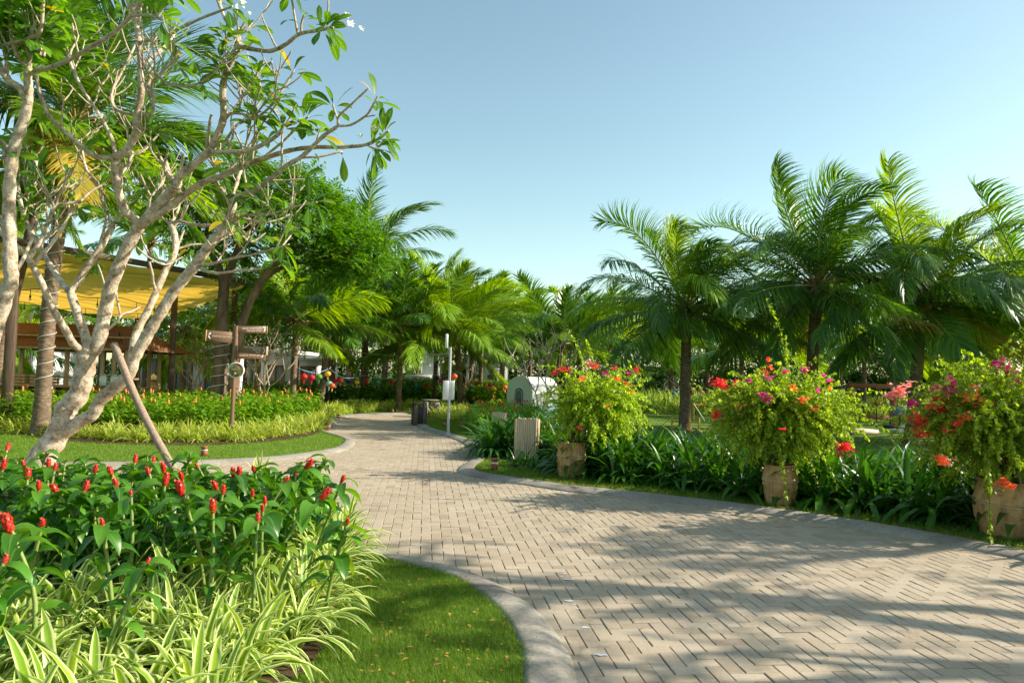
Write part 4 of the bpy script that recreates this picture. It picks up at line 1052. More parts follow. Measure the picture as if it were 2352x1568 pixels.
T.limb([(125, 476), (110, 445), (75, 405)], .026, .02, -.2, leaf=1)
# side shoots and the airy mass of upper twigs
main = [q for q in T.nodes if q[1][0] > .022]
for k in range(95):
    P, rr, d = main[rng.integers(len(main))]
    i = int(len(P) * (.25 + .72 * rng.random())); i = min(max(i, 1), len(P) - 2)
    if P[i][2] < 2.5 or P[i][2] < 3.0 and rng.random() < .5: continue
    t = nrm(P[i + 1] - P[i - 1]); o = nrm(rng.normal(0, 1, 3)); o[2] = abs(o[2])
    far = P[i][0] > -2.6
    T.twig(P[i], t * .45 + o * .8 + [0, 0, .35], (.16 if far else .32) + .22 * rng.random(), min(.024, max(.013, rr[i] * .5)), 0 if far else int(rng.random() < .55), .40 if far else .30)
low = [q for q in T.nodes if q[0][0][0] < -3.0 and q[1][0] > .012]
for k in range(110):
    P, rr, d = low[rng.integers(len(low))]; i = min(max(int(len(P) * (.2 + .75 * rng.random())), 1), len(P) - 2)
    if not 2.9 < P[i][2] < 6.0: continue
    o = nrm(rng.normal(0, 1, 3)); o[2] = abs(o[2]) * .5
    T.twig(P[i], o + [0, 0, .3], .28 + .25 * rng.random(), min(.018, max(.011, rr[i] * .5)), int(rng.random() < .6), .2)
fr = thing("frangipani_tree", "pale-barked frangipani with two leaning stems, propped by a pole beside the front bed", "tree", G(82, 1084))
part("trunk", T.wood, M_FBARK, fr); part("branches", T.thin, M_FTWIG, fr)
part("foliage", T.leaves(), M_FLEAF, fr)
for q_ in [(at(545, 14, 9.0), np.array([1., 0, .2])), (at(655, 266, 9.2), np.array([.3, -.3, 1])), (at(640, 282, 9.2), np.array([0, -.3, 1])), (at(855, 310, 8.6), np.array([0, 0, 1.])), (at(706, 308, 9.), np.array([0, 0, 1.])), (at(232, 275, 9.2), np.array([0, -.4, 1.])), (at(790, 58, 8.6), np.array([.5, 0, 1.]))]:
    part("flower_cluster", T.flowers([q_], 4), M_FPET, fr)

T2 = Tree(); Z2 = 8.4
T2.limb([(-110, 1090), (-60, 900), (0, 722), (13, 674), (26, 644), (23, 600), (22, 525), (21, 462), (24, 396), (36, 330), (53, 280), (64, 237)], .135, .080, -.4, z=Z2)
T2.limb([(64, 237), (46, 204), (20, 185), (0, 160), (-40, 120)], .062, .05, -.2)
T2.limb([(64, 240), (66, 210), (64, 185), (63, 152)], .072, .062, -.1)
T2.limb([(63, 152), (50, 142), (40, 132), (30, 99), (22, 49), (20, -10)], .038, .028, -.2)
T2.limb([(63, 152), (72, 125), (78, 100)], .034, .03, -.1)
T2.limb([(78, 100), (70, 85), (76, 60)], .024, .02, -.1, leaf=2)
T2.limb([(66, 150), (84, 145), (92, 122), (98, 96)], .026, .022, .2, leaf=1)
T2.limb([(64, 172), (90, 162), (115, 155), (158, 138), (198, 115), (264, 73), (303, 36), (335, -5)], .040, .030, -.5)
T2.limb([(300, 38), (330, 35), (358, 40), (372, 46)], .024, .02, -.4, leaf=2)
T2.limb([(-10, 110), (40, 97), (85, 80), (95, 60), (100, 0)], .034, .028, -.2)
T2.limb([(130, 100), (145, 60), (150, 20)], .022, .018, .2, z=8.2, leaf=2)
T2.limb([(100, 130), (112, 90), (120, 60), (128, 20)], .024, .02, .2, z=8.2, leaf=2)
T2.limb([(30, 360), (10, 330), (-30, 300)], .04, .03, .2)
T2.limb([(22, 520), (0, 500), (-40, 470)], .05, .04, .2)
T2.limb([(24, 640), (45, 610), (60, 580), (75, 545)], .04, .026, .4)
main = T2.nodes[:10]
for k in range(44):
    P, rr, d = main[rng.integers(len(main))]
    i = min(max(int(len(P) * (.35 + .6 * rng.random())), 1), len(P) - 2)
    if P[i][2] < 3.2: continue
    t = nrm(P[i + 1] - P[i - 1]); o = nrm(rng.normal(0, 1, 3)); o[2] = abs(o[2])
    T2.twig(P[i], t * .4 + o * .8 + [-.1, 0, .3], .22 + .2 * rng.random(), min(.022, rr[i] * .5), int(rng.random() < .4), .6)
fr2 = thing("frangipani_tree", "frangipani with an upright pale trunk cut off by the left picture edge", "tree", G(-60, 1000) * [1, 0, 0] + [-1.2, 8.3, 0])
part("trunk", T2.wood, M_FBARK, fr2); part("branches", T2.thin, M_FTWIG, fr2); part("foliage", T2.leaves(L=.28), M_FLEAF, fr2)

# the prop under the leaning stem
pr = MB(); tube(pr, smooth_path([at(262, 790, 9.75), at(322, 935, 9.35), at(412, 1100, 8.95), G(470, 1160) * [0, 0, 0] + at(450, 1168, 8.75) * [1, 1, 0]], 6), .048, 10, wob=.03)
solo("brace_pole", pr, pmat("pole_wood", (.24, .17, .12), (.36, .27, .20), 5, .75, .2, .3, stretch=(8, 8, 1)), "slanting wooden pole propping the leaning frangipani stem", "pole")

# small frangipanis farther away
def small_frangi(base, h, label, seed, leafp, nflow=0, spread=.9, lvl=3, L=.2):
    global rng
    k_ = rng; rng = np.random.default_rng(seed)
    t = Tree(); base = np.asarray(base, float)
    for j in range(3):
        a = rng.random() * 6.28
        t.twig(base + rng.normal(0, .06, 3) * [1, 1, 0], np.array([math.cos(a) * .55 * spread, math.sin(a) * .55 * spread, 1.]), h * .42, .032, lvl, leafp)
    root = thing("frangipani_tree", label, "tree", base)
    part("branches", t.thin, M_FTWIG, root)
    if t.tips: part("foliage", t.leaves((5, 9), L), M_FLEAF, root)
    if nflow:
        tips = [(q[0][-1], q[2]) for q in t.nodes[-60:]]; rng.shuffle(tips)
        for i in range(min(nflow, len(tips))): part("flower_cluster", t.flowers([tips[i]], 6), M_FPET, root)
    rng = k_
small_frangi(np.append(at(618, 900, 23)[:2], 0), 2.6, "small white-flowered frangipani behind the signpost", 5, .75, 9)
small_frangi(np.append(at(1234, 900, 22.6)[:2], 0), 2.7, "nearly bare frangipani with thin grey branches before the white arched hut", 9, .05, 3, spread=1.1)
small_frangi(np.append(at(1066, 900, 33)[:2], 0), 2.4, "small leafy frangipani between the lanterns right of the centre palm", 12, .5, 2)
small_frangi(np.append(at(1550, 900, 40)[:2], 0), 3.2, "pale bare frangipani at the far side of the lawn left of the big palm trunk", 15, .15, 4)
small_frangi(np.append(at(2046, 900, 36)[:2], 0), 3.0, "pale bare frangipani seen through the red swing frame", 17, .15, 2)
small_frangi(np.append(at(462, 900, 25)[:2], 0), 2.2, "dark leafy frangipani with white flowers by the villa's right window", 19, .95, 5)
rng = _k
# ------------------------------------------------------------------ broadleaf trees
M_RLEAF = leafmat("rain_tree_leaf", (.040, .125, .012), (.075, .195, .018), (.14, .28, .03), tr=.38, rough=.42, spec=.4)
M_DLEAF = leafmat("tree_leaf", (.045, .13, .014), (.08, .19, .02), (.14, .25, .04), tr=.34, rough=.42, spec=.4)
M_TBARK = pmat("tree_bark", (.085, .052, .034), (.19, .125, .085), 6, .9, .15, .8, stretch=(1, 1, .35), c3=(.27, .19, .13))
def crown_mb(blobs, n, leaf, spray=True, dens=.72):
    """leaves gathered in small drooping sprays over the shells of many clumps"""
    mb = MB(); tot = sum(b[1] ** 2 for b in blobs)
    for c, r, sq in blobs:
        k = int(n * r * r / tot / 9)
        d = nrm(rng.normal(0, 1, (k, 3))); d[:, 2] = np.where(d[:, 2] < -.35, -d[:, 2], d[:, 2])
        rad = r * (dens + (1.12 - dens) * rng.random(k)) * (1 + .16 * np.sin(d[:, 0] * 5 + d[:, 1] * 4 + c[0]))
        o = np.asarray(c) + d * rad[:, None] * [1, 1, sq]
        ax = nrm(d * .8 + rng.normal(0, .5, (k, 3)) + [0, 0, -.25])
        S = nrm(np.cross(ax, rng.normal(0, .25, (k, 3)) + [0, 0, 1.]))
        j = np.arange(9); off = (j // 2) * .24
        P = o[:, None] + ax[:, None] * (off * leaf * 2.2)[None, :, None]
        sg = np.where(j % 2 == 0, 1., -1.)[None, :, None]
        D = nrm(ax[:, None] * .55 + S[:, None] * sg * .9 + np.array([0, 0, -.18]) + rng.normal(0, .15, (k, 9, 3)))
        ribbons(mb, P.reshape(-1, 3), D.reshape(-1, 3), leaf * (.7 + .6 * rng.random(k * 9)), leaf * .46, .5, 2, 'leaf', across=2)
    return mb
def broad_tree(base, label, stems, blobs, n, leaf, mat=None, bark=None, name="broadleaf_tree", seed=1, group=None, dens=.72):
    global rng
    k_ = rng; rng = np.random.default_rng(seed)
    root = thing(name, label, "tree", base, group=group)
    tm = MB()
    for P, r0, r1 in stems:
        Q = smooth_path(P, 6); tube(tm, Q, np.linspace(r0, r1, len(Q)) * (1 + .25 * np.exp(-np.arange(len(Q)) * .8)), 10, wob=.04)
    ends = [np.asarray(s[0][-1]) for s in stems]
    for c, r, sq in blobs:
        e = ends[np.argmin([np.linalg.norm(q - np.asarray(c)) for q in ends])]
        Q = smooth_path([e, (e + np.asarray(c)) / 2 + rng.normal(0, .15, 3), np.asarray(c) + rng.normal(0, r * .3, 3)], 5)
        tube(tm, Q, np.linspace(.05, .012, len(Q)), 6)
    part("trunk", tm, bark or M_TBARK, root)
    part("crown", crown_mb(blobs, n, leaf, dens=dens), mat or M_RLEAF, root)
    rng = k_
    return root
# rain tree with fairy-light cable, behind the signpost
zt = 20.0; tb_ = np.append(at(497, 900, zt)[:2], 0)
F1 = [at(503, 880, zt), at(508, 790, zt), at(511, 720, zt), at(514, 655, zt)]
st = [([np.append(at(536, 900, zt - .2)[:2], 0), at(538, 860, zt - .2)], .16, .12), ([tb_] + F1, .215, .14), ([at(514, 655, zt), at(500, 610, zt), at(470, 560, zt)], .12, .07), ([at(514, 655, zt), at(535, 600, zt), at(560, 540, zt - .4)], .13, .07),
      ([at(536, 890, zt - .2), at(545, 800, zt - .2), at(565, 715, zt - .3), at(605, 640, zt - .5), at(648, 590, zt - .7)], .135, .09), ([at(610, 635, zt - .5), at(660, 610, zt - .2), at(720, 600, zt)], .07, .04)]
bl = []
_r = np.random.default_rng(77)
for x, y, r, dz in ((470, 480, 1.0, 0), (530, 440, 1.05, .3), (600, 430, 1.0, 0), (660, 440, 1.0, -.5), (720, 480, 1.0, 0), (770, 520, .95, .3), (820, 560, .85, 0), (850, 600, .75, .4), (560, 500, 1.05, -.7), (640, 510, 1.1, -.9), (710, 540, 1.0, -.8),
                    (780, 590, .9, -.5), (830, 625, .7, -.2), (690, 610, .85, -.3), (745, 640, .75, -.2), (620, 570, .8, .6), (500, 540, .9, .5), (430, 520, .9, .8), (455, 575, .75, .8), (800, 650, .6, .2), (540, 570, .7, -.2), (870, 590, .5, .3), (700, 420, .6, .3), (760, 465, .6, .4), (590, 660, .55, .5), (640, 690, .55, .6), (530, 620, .6, .7)):
    bl.append((at(x, y, zt + dz), r, .62))
rt = broad_tree(tb_, "spreading feathery green rain tree with cable-wrapped trunk behind the signpost", st, bl, 30000, .15, seed=78, dens=.55, name="rain_tree")
wm = MB(); Q = smooth_path([tb_] + F1[:2], 60); a = np.linspace(0, 6.28 * 8, len(Q))
tube(wm, Q + np.column_stack([np.cos(a), np.sin(a), 0 * a]) * np.linspace(.285, .22, len(Q))[:, None], .014, 5); part("light_wire", wm, M_LIGHTWIRE, rt)
# green wall of trees far behind
def wall_tree(x, z, h, w, label, seed, mat, leaf=.26, n=5200):
    r_ = np.random.default_rng(seed); p = np.append(at(x, 900, z)[:2], 0); bs = []
    for k in range(9): bs.append((p + [r_.normal(0, w * .40), r_.normal(0, .9), h * (.42 + .5 * r_.random())], w * (.28 + .16 * r_.random()), .8))
    return broad_tree(p, label, [([p, p + [.1, 0, h * .25], p + [.1, .1, h * .5]], .2, .1)], bs, n, leaf, mat, seed=seed, group="broadleaf trees closing the garden view", dens=.4)
for i, (x, z, h, w) in enumerate(((40, 46, 5.2, 5), (230, 45, 5.6, 5), (420, 44, 4.8, 4.5), (560, 47, 4.8, 5), (690, 48, 5.2, 5), (800, 50, 4.6, 5), (930, 52, 4.4, 5), (1060, 54, 4.6, 5), (1180, 53, 4.2, 5), (1300, 52, 4.4, 5), (1420, 56, 4.8, 6), (1540, 54, 3.8, 5), (1650, 52, 3.6, 5), (1760, 50, 4.4, 5),
                                   (1880, 48, 4.2, 5), (2000, 46, 4.2, 5), (2120, 44, 4.6, 5), (2250, 42, 4.8, 5), (2380, 40, 5, 5), (-80, 42, 5.5, 5))):
    wall_tree(x, z, h, w, "hazy broadleaf tree in the continuous green wall behind the palms", 200 + i, M_DLEAF if i % 3 else M_RLEAF)
broad_tree(np.append(at(590, 900, 25)[:2], 0), "leafy green tree filling the space under the rain tree's crown", [([np.append(at(590, 900, 25)[:2], 0), at(592, 860, 25), at(595, 800, 25)], .12, .08)],
           [(at(x, y, 25 + dz), r, .9) for x, y, r, dz in ((570, 730, .9, 0), (620, 760, .9, .3), (640, 720, .8, 0), (560, 790, .8, .2), (650, 790, .7, .3), (600, 700, .8, .5))], 7000, .14, M_RLEAF, seed=300, dens=.4)
# trees standing to the right outside the picture, whose shade falls across the paving
SH = "trees on the right verge shading the foreground"
def shade_tree(px_polys, hgt, seed, label, spacing=.30, rad=.29, nleaf=36, holes=0.0, dy=-2.2):
    """open-crowned tree: its leaf clumps stand up the sun's path from where their shade falls"""
    r_ = np.random.default_rng(seed); k = 1 / math.tan(SUN_EL); bs = []; hs = []
    for poly in px_polys:
        g = np.array([G(x, y)[:2] for x, y in poly])
        lo, hi = g.min(0), g.max(0); pts = []
        for _ in range(4000):
            q = lo + r_.random(2) * (hi - lo)
            if inpoly(q[None], g)[0] and all(((q - t) * [.62, 1]) @ ((q - t) * [.62, 1]) > spacing ** 2 for t in pts): pts.append(q)
        for q in pts:
            if r_.random() < holes: continue
            h = hgt + r_.normal(0, .35); bs.append((np.array([q[0] + h * k * math.cos(SUN_AZ), q[1] + h * k * math.sin(SUN_AZ), h]), rad * (.8 + .45 * r_.random()), .9))
    C_ = np.mean([b[0] for b in bs], 0); p = np.array([C_[0] + 1.6, C_[1] + dy, 0])
    stems = [([p, p * [1, 1, 0] + [-.1, 0, hgt * .35], C_ - [0, 0, 1.1]], .17, .09)]
    for a in range(5):
        e = bs[r_.integers(len(bs))][0]; stems.append(([C_ - [0, 0, 1.1], (C_ + e) / 2 - [0, 0, .5], e - [0, 0, .15]], .07, .03))
    broad_tree(p, label, stems, bs, len(bs) * nleaf * 1.15, .12, M_DLEAF, seed=seed, group=SH, dens=.2)
shade_tree([[(1392, 1250), (1430, 1222), (1560, 1222), (1720, 1224), (1860, 1238), (1880, 1262), (1800, 1290), (1730, 1335), (1640, 1318), (1520, 1300), (1420, 1268)]], 6.0, 401, "round-crowned tree on the right verge outside the picture", holes=.0, nleaf=62, dy=3.0)
shade_tree([[(860, 1262), (900, 1243), (1040, 1243), (1000, 1275), (960, 1290), (1120, 1318), (1230, 1330), (1330, 1362), (1300, 1420), (1180, 1430), (1200, 1520), (1080, 1525), (900, 1510), (770, 1470), (800, 1360), (850, 1300)]], 5.2, 402, "bushy verge tree whose shade lies over the near lawn", holes=.03, nleaf=52)
shade_tree([[(1330, 1362), (1480, 1345), (1640, 1362), (1760, 1338), (1900, 1352), (2060, 1395), (1980, 1420), (1700, 1405), (1640, 1440), (1520, 1425), (1400, 1450), (1310, 1420)]], 5.4, 404, "wide verge tree with loose foliage, its shade across the paving", holes=.12)
shade_tree([[(1330, 1465), (1500, 1478), (1700, 1470), (1900, 1490), (2352, 1490), (2500, 1580), (1350, 1585), (1225, 1570), (1240, 1500)]], 4.6, 405, "low verge tree beside the road shoulder", holes=.22)
shade_tree([[(2180, 1345), (2260, 1325), (2400, 1320), (2480, 1380), (2330, 1378), (2230, 1365)]], 5.0, 407, "slim verge tree with a narrow crown", holes=.3)

# low shrubs filling the view under the far crowns
def shrub_belt(pts, h, n, label, mat, leaf=.28):
    P = np.array([at(x, 900, z)[:2] for x, z in pts]); seg = rng.integers(0, len(P) - 1, n); f = rng.random(n)[:, None]
    b = P[seg] * (1 - f) + P[seg + 1] * f + rng.normal(0, .7, (n, 2)); z = rng.random(n) ** .7 * h * (.72 + .28 * np.sin(b[:, 0] * .9) * np.sin(b[:, 0] * .37 + 1))
    mb = MB(); ribbons(mb, np.column_stack([b, z]), rdir(n, -.5, 1.2), leaf * (.7 + .7 * rng.random(n)), leaf * .5, .6, 2, 'leaf', across=2)
    solo("far_shrubs", mb, mat, label, "shrubs", kind="stuff")
shrub_belt([(-200, 43), (300, 46), (700, 47), (1050, 48), (1300, 48)], 3.1, 22000, "belt of far green shrubs under the palms left and centre", M_RLEAF)
shrub_belt([(1250, 48), (1600, 52), (1900, 46), (2200, 42), (2600, 36)], 2.9, 26000, "belt of far green shrubs beyond the play lawn", M_DLEAF)
# ------------------------------------------------------------------ canopy, bamboo bar, villas
M_DWOOD = pmat("dark_timber", (.075, .048, .034), (.13, .088, .06), 6, .6, .3, .25, stretch=(6, 6, .6))
M_BAMBOO = pmat("bamboo", (.34, .20, .09), (.50, .34, .17), 5, .5, .4, .2, stretch=(5, 5, .6))
M_BROWN = pmat("brown_panel", (.16, .07, .03), (.24, .115, .05), 8, .7, .2, .2, stretch=(6, 6, .6))
m, nt, b = newmat("canopy_fabric")
b.inputs["Base Color"].default_value = rgba((.80, .50, .10)); b.inputs["Roughness"].default_value = .8; b.inputs["Specular IOR Level"].default_value = .1
t_ = nd(nt, "ShaderNodeBsdfTranslucent"); t_.inputs[0].default_value = rgba((.97, .58, .07)); mx = nd(nt, "ShaderNodeMixShader"); mx.inputs[0].default_value = .7
nt.links.new(b.outputs[0], mx.inputs[1]); nt.links.new(t_.outputs[0], mx.inputs[2]); nt.links.new(mx.outputs[0], nt.nodes["Material Output"].inputs[0]); M_CANOPY = m
NL, NR, FRc = np.array([-11.3, 15.8, 4.2]), np.array([-8.2, 22.6, 4.2]), np.array([-14.2, 27.9, 3.55])
dirn = nrm((NL - NR)[None])[0]; NLe = NL + dirn * 5.5; FLe = FRc + dirn * 13
root = thing("shade_canopy", "large yellow fabric shade canopy on dark timber posts", "canopy", (NR[0], NR[1], 0))
cm = MB(); nu, nv = 150, 40
uu, vv = np.meshgrid(np.linspace(0, 1, nu), np.linspace(0, 1, nv), indexing='ij')
Pc = (NLe[None, None] * (1 - uu[..., None]) + NR * uu[..., None]) * (1 - vv[..., None]) + (FLe * (1 - uu[..., None]) + FRc * uu[..., None]) * vv[..., None]
Pc[..., 2] += -.16 * abs(np.sin(vv * 12 * np.pi)) - .03 * np.sin(uu * 40 + vv * 9) - .10 * vv * np.sin(uu * 9)
i, j = np.meshgrid(np.arange(nu - 1), np.arange(nv - 1), indexing='ij'); b_ = i * nv + j
cm.add(Pc.reshape(-1, 3), np.stack([b_, b_ + nv, b_ + nv + 1, b_ + 1], -1).reshape(-1, 4))
part("fabric", cm, M_CANOPY, root)
bmx = MB(); beam(bmx, NLe + [0, 0, .10], NR + (NR - NL) * .02 + [0, 0, .07], .10, .15); part("beam", bmx, M_DWOOD, root)
bmx = MB(); beam(bmx, NR + [0, 0, .1], FRc + [0, 0, .12], .10, .16); part("beam", bmx, M_DWOOD, root)
def cpost(x, y0, z, top, w=.17):
    p = at(x, y0, z); mb = MB(); box(mb, (p[0], p[1], top / 2), (w, w, top), .4, .01); part("post", mb, M_DWOOD, root)
cpost(26, 760, 16.6, 4.2, .20); cpost(396, 800, 22.0, 4.0); cpost(534, 800, 22.4, 4.3); cpost(312, 800, 27.5, 3.5); cpost(64, 800, 29, 3.6, .2)
# festoon bulbs under the fabric
M_BULB = pmat("glass_bulb", (.8, .72, .55), rough=.15, spec=.7); M_BLACK = pmat("black_cable", (.02, .018, .016), rough=.5)
fs = MB(); bulbs = []
for fz in (.45, .8):
    A0, B0 = NLe * (1 - fz) + FLe * fz, NR * (1 - fz) + FRc * fz
    P = [A0 + (B0 - A0) * t - [0, 0, .32 + .06 * math.sin(t * 40)] for t in np.linspace(0, 1, 80)]; tube(fs, P, .010, 4)
    bulbs += P[3::4]
part("light_string", fs, M_BLACK, root)
for p in bulbs:
    bb = MB(); tube(bb, [p, p - [0, 0, .16]], .010, 4); tube(bb, [p - [0, 0, .16], p - [0, 0, .23]], .026, 6); ball(bb, p - [0, 0, .27], .034, 7, 5, 1); part("bulb", bb, [M_BLACK, M_BULB], root)

# bamboo bar
M_THATCH = pmat("thatch", (.13, .062, .035), (.23, .115, .065), 20, .95, .1, .6, stretch=(1, 1, 3))
zb = 20.0; bar = thing("bamboo_bar", "bamboo bar hut with a brown thatched roof under the yellow canopy", "hut", (at(120, 900, zb)[0], zb, 0))
xl, xr = at(-60, 900, zb)[0], at(262, 900, zb)[0]; yb = zb
rf = MB()
def slope(mb, xa, xb, y0, z0, xc, xd, y1, z1, th=.08):
    v = np.array([[xa, y0, z0], [xb, y0, z0], [xd, y1, z1], [xc, y1, z1]]); w_ = v - [0, 0, th]
    mb.add(np.vstack([v, w_]), [[0, 1, 2, 3], [7, 6, 5, 4], [0, 4, 5, 1], [1, 5, 6, 2], [2, 6, 7, 3], [3, 7, 4, 0]])
slope(rf, xl - .5, xr + .5, yb - .5, 2.02, xl, xr - .05, yb + .25, 2.34); slope(rf, xl, xr - .05, yb + .2, 2.36, xl + .2, xr - .5, yb + .9, 2.72)
slope(rf, xl - .5, xr + .5, yb + 3.1, 2.02, xl, xr - .05, yb + 1.7, 2.6)
v = np.array([[xr + .5, yb - .5, 2.0], [xr + .9, yb + 3.1, 1.95], [xr - .5, yb + .9, 2.70], [xr - .3, yb + 1.2, 2.7]]); rf.add(v, [[0, 1, 3, 2]])
part("roof", rf, M_THATCH, bar)
tr_ = MB()
for z, y in ((1.97, yb - .52), (2.33, yb + .18)): tube(tr_, [[xl - .5, y, z], [xr + .4, y, z]], .035, 6)
part("roof_trim", tr_, M_BAMBOO, bar)
for x in (45, 150, 232, 258, 285):
    for dy in (0, 2.6):
        if dy and x in (150, 285): continue
        p = at(x, 900, zb); mb = MB(); tube(mb, [[p[0], yb + dy, 0], [p[0], yb + dy, .7], [p[0], yb + dy, 2.05]], .06, 8); part("post", mb, M_BAMBOO, bar)
ct = MB(); box(ct, ((xl + xr) / 2 - .3, yb - .15, .93), (xr - xl - .6, .5, .07), 0, .01); part("counter", ct, M_BAMBOO, bar)
pn = MB()
for k in range(int((xr - xl - .8) / .09)): box(pn, (xl + .1 + k * .09, yb + .02, .46), (.086, .03 + .01 * (k % 2), .86), 0, .004)
part("front_panel", pn, M_BROWN, bar)
for x in (78, 142, 205):
    p = at(x, 900, zb); mb = MB(); beam(mb, (p[0], yb - .36, 0), (p[0], yb - .36, .89), .07, .07); part("counter_leg", mb, M_BAMBOO, bar)
sh = MB(); box(sh, (at(170, 900, zb)[0], yb + 1.2, 1.15), (2.2, .3, .05), 0, .005); part("shelf", sh, M_BAMBOO, bar)
def crate(x, y, z, s, label):
    c = at(x, y, z); r = thing("wooden_crate", label, "crate", c)
    for k in range(3):
        mb = MB()
        for sy in (-1, 1): box(mb, (0, sy * s[1] / 2, .05 + k * s[2] / 3), (s[0], .015, s[2] / 3 - .02), 0, .003)
        for sx in (-1, 1): box(mb, (sx * s[0] / 2, 0, .05 + k * s[2] / 3), (.015, s[1] - .02, s[2] / 3 - .02), 0, .003)
        part("slat", mb, M_BAMBOO, r, wld=False)
    mb = MB()
    for sx in (-1, 1):
        for sy in (-1, 1): box(mb, (sx * (s[0] / 2 - .025), sy * (s[1] / 2 - .025), s[2] / 2), (.03, .03, s[2]), 0, .003)
    part("corner_post", mb, M_BAMBOO, r, wld=False); return r
for x, w_, lab in ((102, .62, "slatted wooden crate on the bamboo counter left of the wired palm trunk"), (44, .5, "small slatted crate at the counter's far left behind the post")):
    crate(x, 884, zb - .15, (w_, .32, .26), lab).location.z = .97
M_GLASS = pmat("jar_glass", (.55, .62, .58), rough=.08, spec=.8); M_STEEL = pmat("steel_lid", (.6, .6, .6), rough=.25, metal=.9)
for i, (x, lab) in enumerate(((213, "glass drink jar with a steel lid, leftmost of three on the bar"), (247, "glass drink jar in the middle of the bar's jar row"), (272, "glass drink jar nearest the leaning frangipani stem"))):
    p = at(x, 880, zb + .05); r = thing("drink_jar", lab, "jar", (p[0], yb - .15, .97), group="glass jars on the bamboo counter")
    mb = MB(); lathe(mb, [(.001, 0), (.10, 0), (.11, .03), (.11, .24), (.08, .29), (.001, .29)], 14); part("jar", mb, M_GLASS, r, wld=False)
    mb = MB(); lathe(mb, [(.001, .29), (.085, .29), (.085, .325), (.001, .33)], 14); part("lid", mb, M_STEEL, r, wld=False)

M_WHITE = pmat("white_render", (.70, .70, .69), (.78, .78, .77), 1.5, .85, .2, .1)
M_WINDOW = pmat("window_glass", (.10, .115, .12), rough=.12, spec=.6)
M_CURTAIN = pmat("grey_curtain", (.28, .28, .28), (.38, .38, .38), 3, .8, .1, stretch=(10, 10, .2))
M_SLAB = pmat("slab_concrete", (.5, .5, .49), (.62, .62, .6), 2, .8)
M_PANELBROWN = pmat("brown_cladding", (.20, .11, .07), (.28, .17, .11), 3, .7, stretch=(8, 8, .5))
def villa(x0, x1, z, ztop, label, wins, roof=True, tilt=0.0):
    a, b = at(x0, 900, z)[0], at(x1, 900, z)[0]
    r = thing("villa", label, "house", ((a + b) / 2, z + 2, 0))
    mb = MB(); box(mb, ((a + b) / 2, z + 2, ztop / 2), (b - a, 4, ztop), 0, .02); part("wall", mb, M_WHITE, r)
    if roof:
        mb = MB(); box(mb, ((a + b) / 2, z + 1.9, ztop + .10), (b - a + .8, 4.9, .2), 0, .02); part("roof", mb, M_SLAB, r)
    for wx0, wx1, z0, z1 in wins:
        p, q = at(wx0, 900, z)[0], at(wx1, 900, z)[0]
        fm = MB(); w_ = q - p; cx_ = (p + q) / 2
        for s_ in (-1, 1): box(fm, (cx_ + s_ * w_ / 2, z - .02, (z0 + z1) / 2), (.08, .1, z1 - z0 + .08), 0, .005)
        for zz in (z0, z1): box(fm, (cx_, z - .021, zz), (w_ - .081, .1, .08), 0, .005)
        box(fm, (cx_, z - .02, (z0 + z1) / 2), (.06, .09, z1 - z0 - .081), 0, .005)
        f_ = part("window", fm, M_PANELBROWN, r)
        g = MB(); box(g, (cx_, z - .006, (z0 + z1) / 2), (w_ - .04, .02, z1 - z0 - .04)); part("pane", g, M_WINDOW, f_)
        c = MB(); k = 40; xs = np.linspace(p + .06, q - .06, k); ys = z - .022 - .012 * np.sin(np.arange(k) * 1.3)
        V = np.vstack([np.column_stack([xs, ys, np.full(k, z0 + .05)]), np.column_stack([xs, ys, np.full(k, z1 - .05)])]); ii_ = np.arange(k - 1)
        c.add(V, np.stack([ii_, ii_ + 1, ii_ + 1 + k, ii_ + k], -1)); part("curtain", c, M_CURTAIN, f_)
    return r
villa(300, 520, 33, 2.35, "white flat-roofed villa with curtained windows behind the seated worker", [(306, 318, .1, 1.9), (334, 376, .1, 1.85), (402, 438, .1, 1.9), (470, 510, .1, 1.9)])
villa(580, 668, 36, 2.3, "white villa glimpsed behind the small white-flowered frangipani", [(612, 650, .1, 1.7)])
villa(684, 730, 36, 2.0, "grey-curtained villa behind the red lantern", [(690, 724, .1, 1.7)])
villa(-60, 72, 34, 2.3, "white villa with pale curtains behind the bar at the left edge", [(-30, 10, .1, 1.9), (20, 64, .1, 1.8)])
vb = villa(968, 996, 40, 3.2, "white tower-like villa with a jutting flat slab behind the lanterns", [], roof=False)
sl_ = MB(); c0 = at(965, 864, 39.2); box(sl_, (c0[0], 39.2, c0[2]), (1.35, 2.0, .16), 0, .02); part("slab", sl_, M_SLAB, vb)
bx2 = villa(1070, 1165, 44, 2.6, "white gabled villa behind the centre palm and the hut", [(1085, 1100, .4, 1.5), (1120, 1140, .4, 1.5)], roof=False)
a_, b2_ = at(1066, 900, 44)[0], at(1169, 900, 44)[0]; mb = MB(); ap = np.array([(a_ + b2_) / 2, 0, 3.5])
mb.add([[a_, 43.6, 2.6], [b2_, 43.6, 2.6], [ap[0], 43.6, 3.5], [a_, 48.2, 2.6], [b2_, 48.2, 2.6], [ap[0], 48.2, 3.5]], [[0, 2, 5, 3], [1, 4, 5, 2]]); mb.add([[a_, 43.6, 2.6], [b2_, 43.6, 2.6], [ap[0], 43.6, 3.5]], [[0, 1, 2]])
part("roof", mb, M_SLAB, bx2, smooth=False)
villa(1460, 1560, 58, 2.4, "pale low villa far beyond the lawn left of the big palm trunk", [(1480, 1500, .4, 1.7)])
villa(2010, 2110, 52, 2.0, "pale low villa far behind the red swing frame", [(2030, 2060, .3, 1.5)])

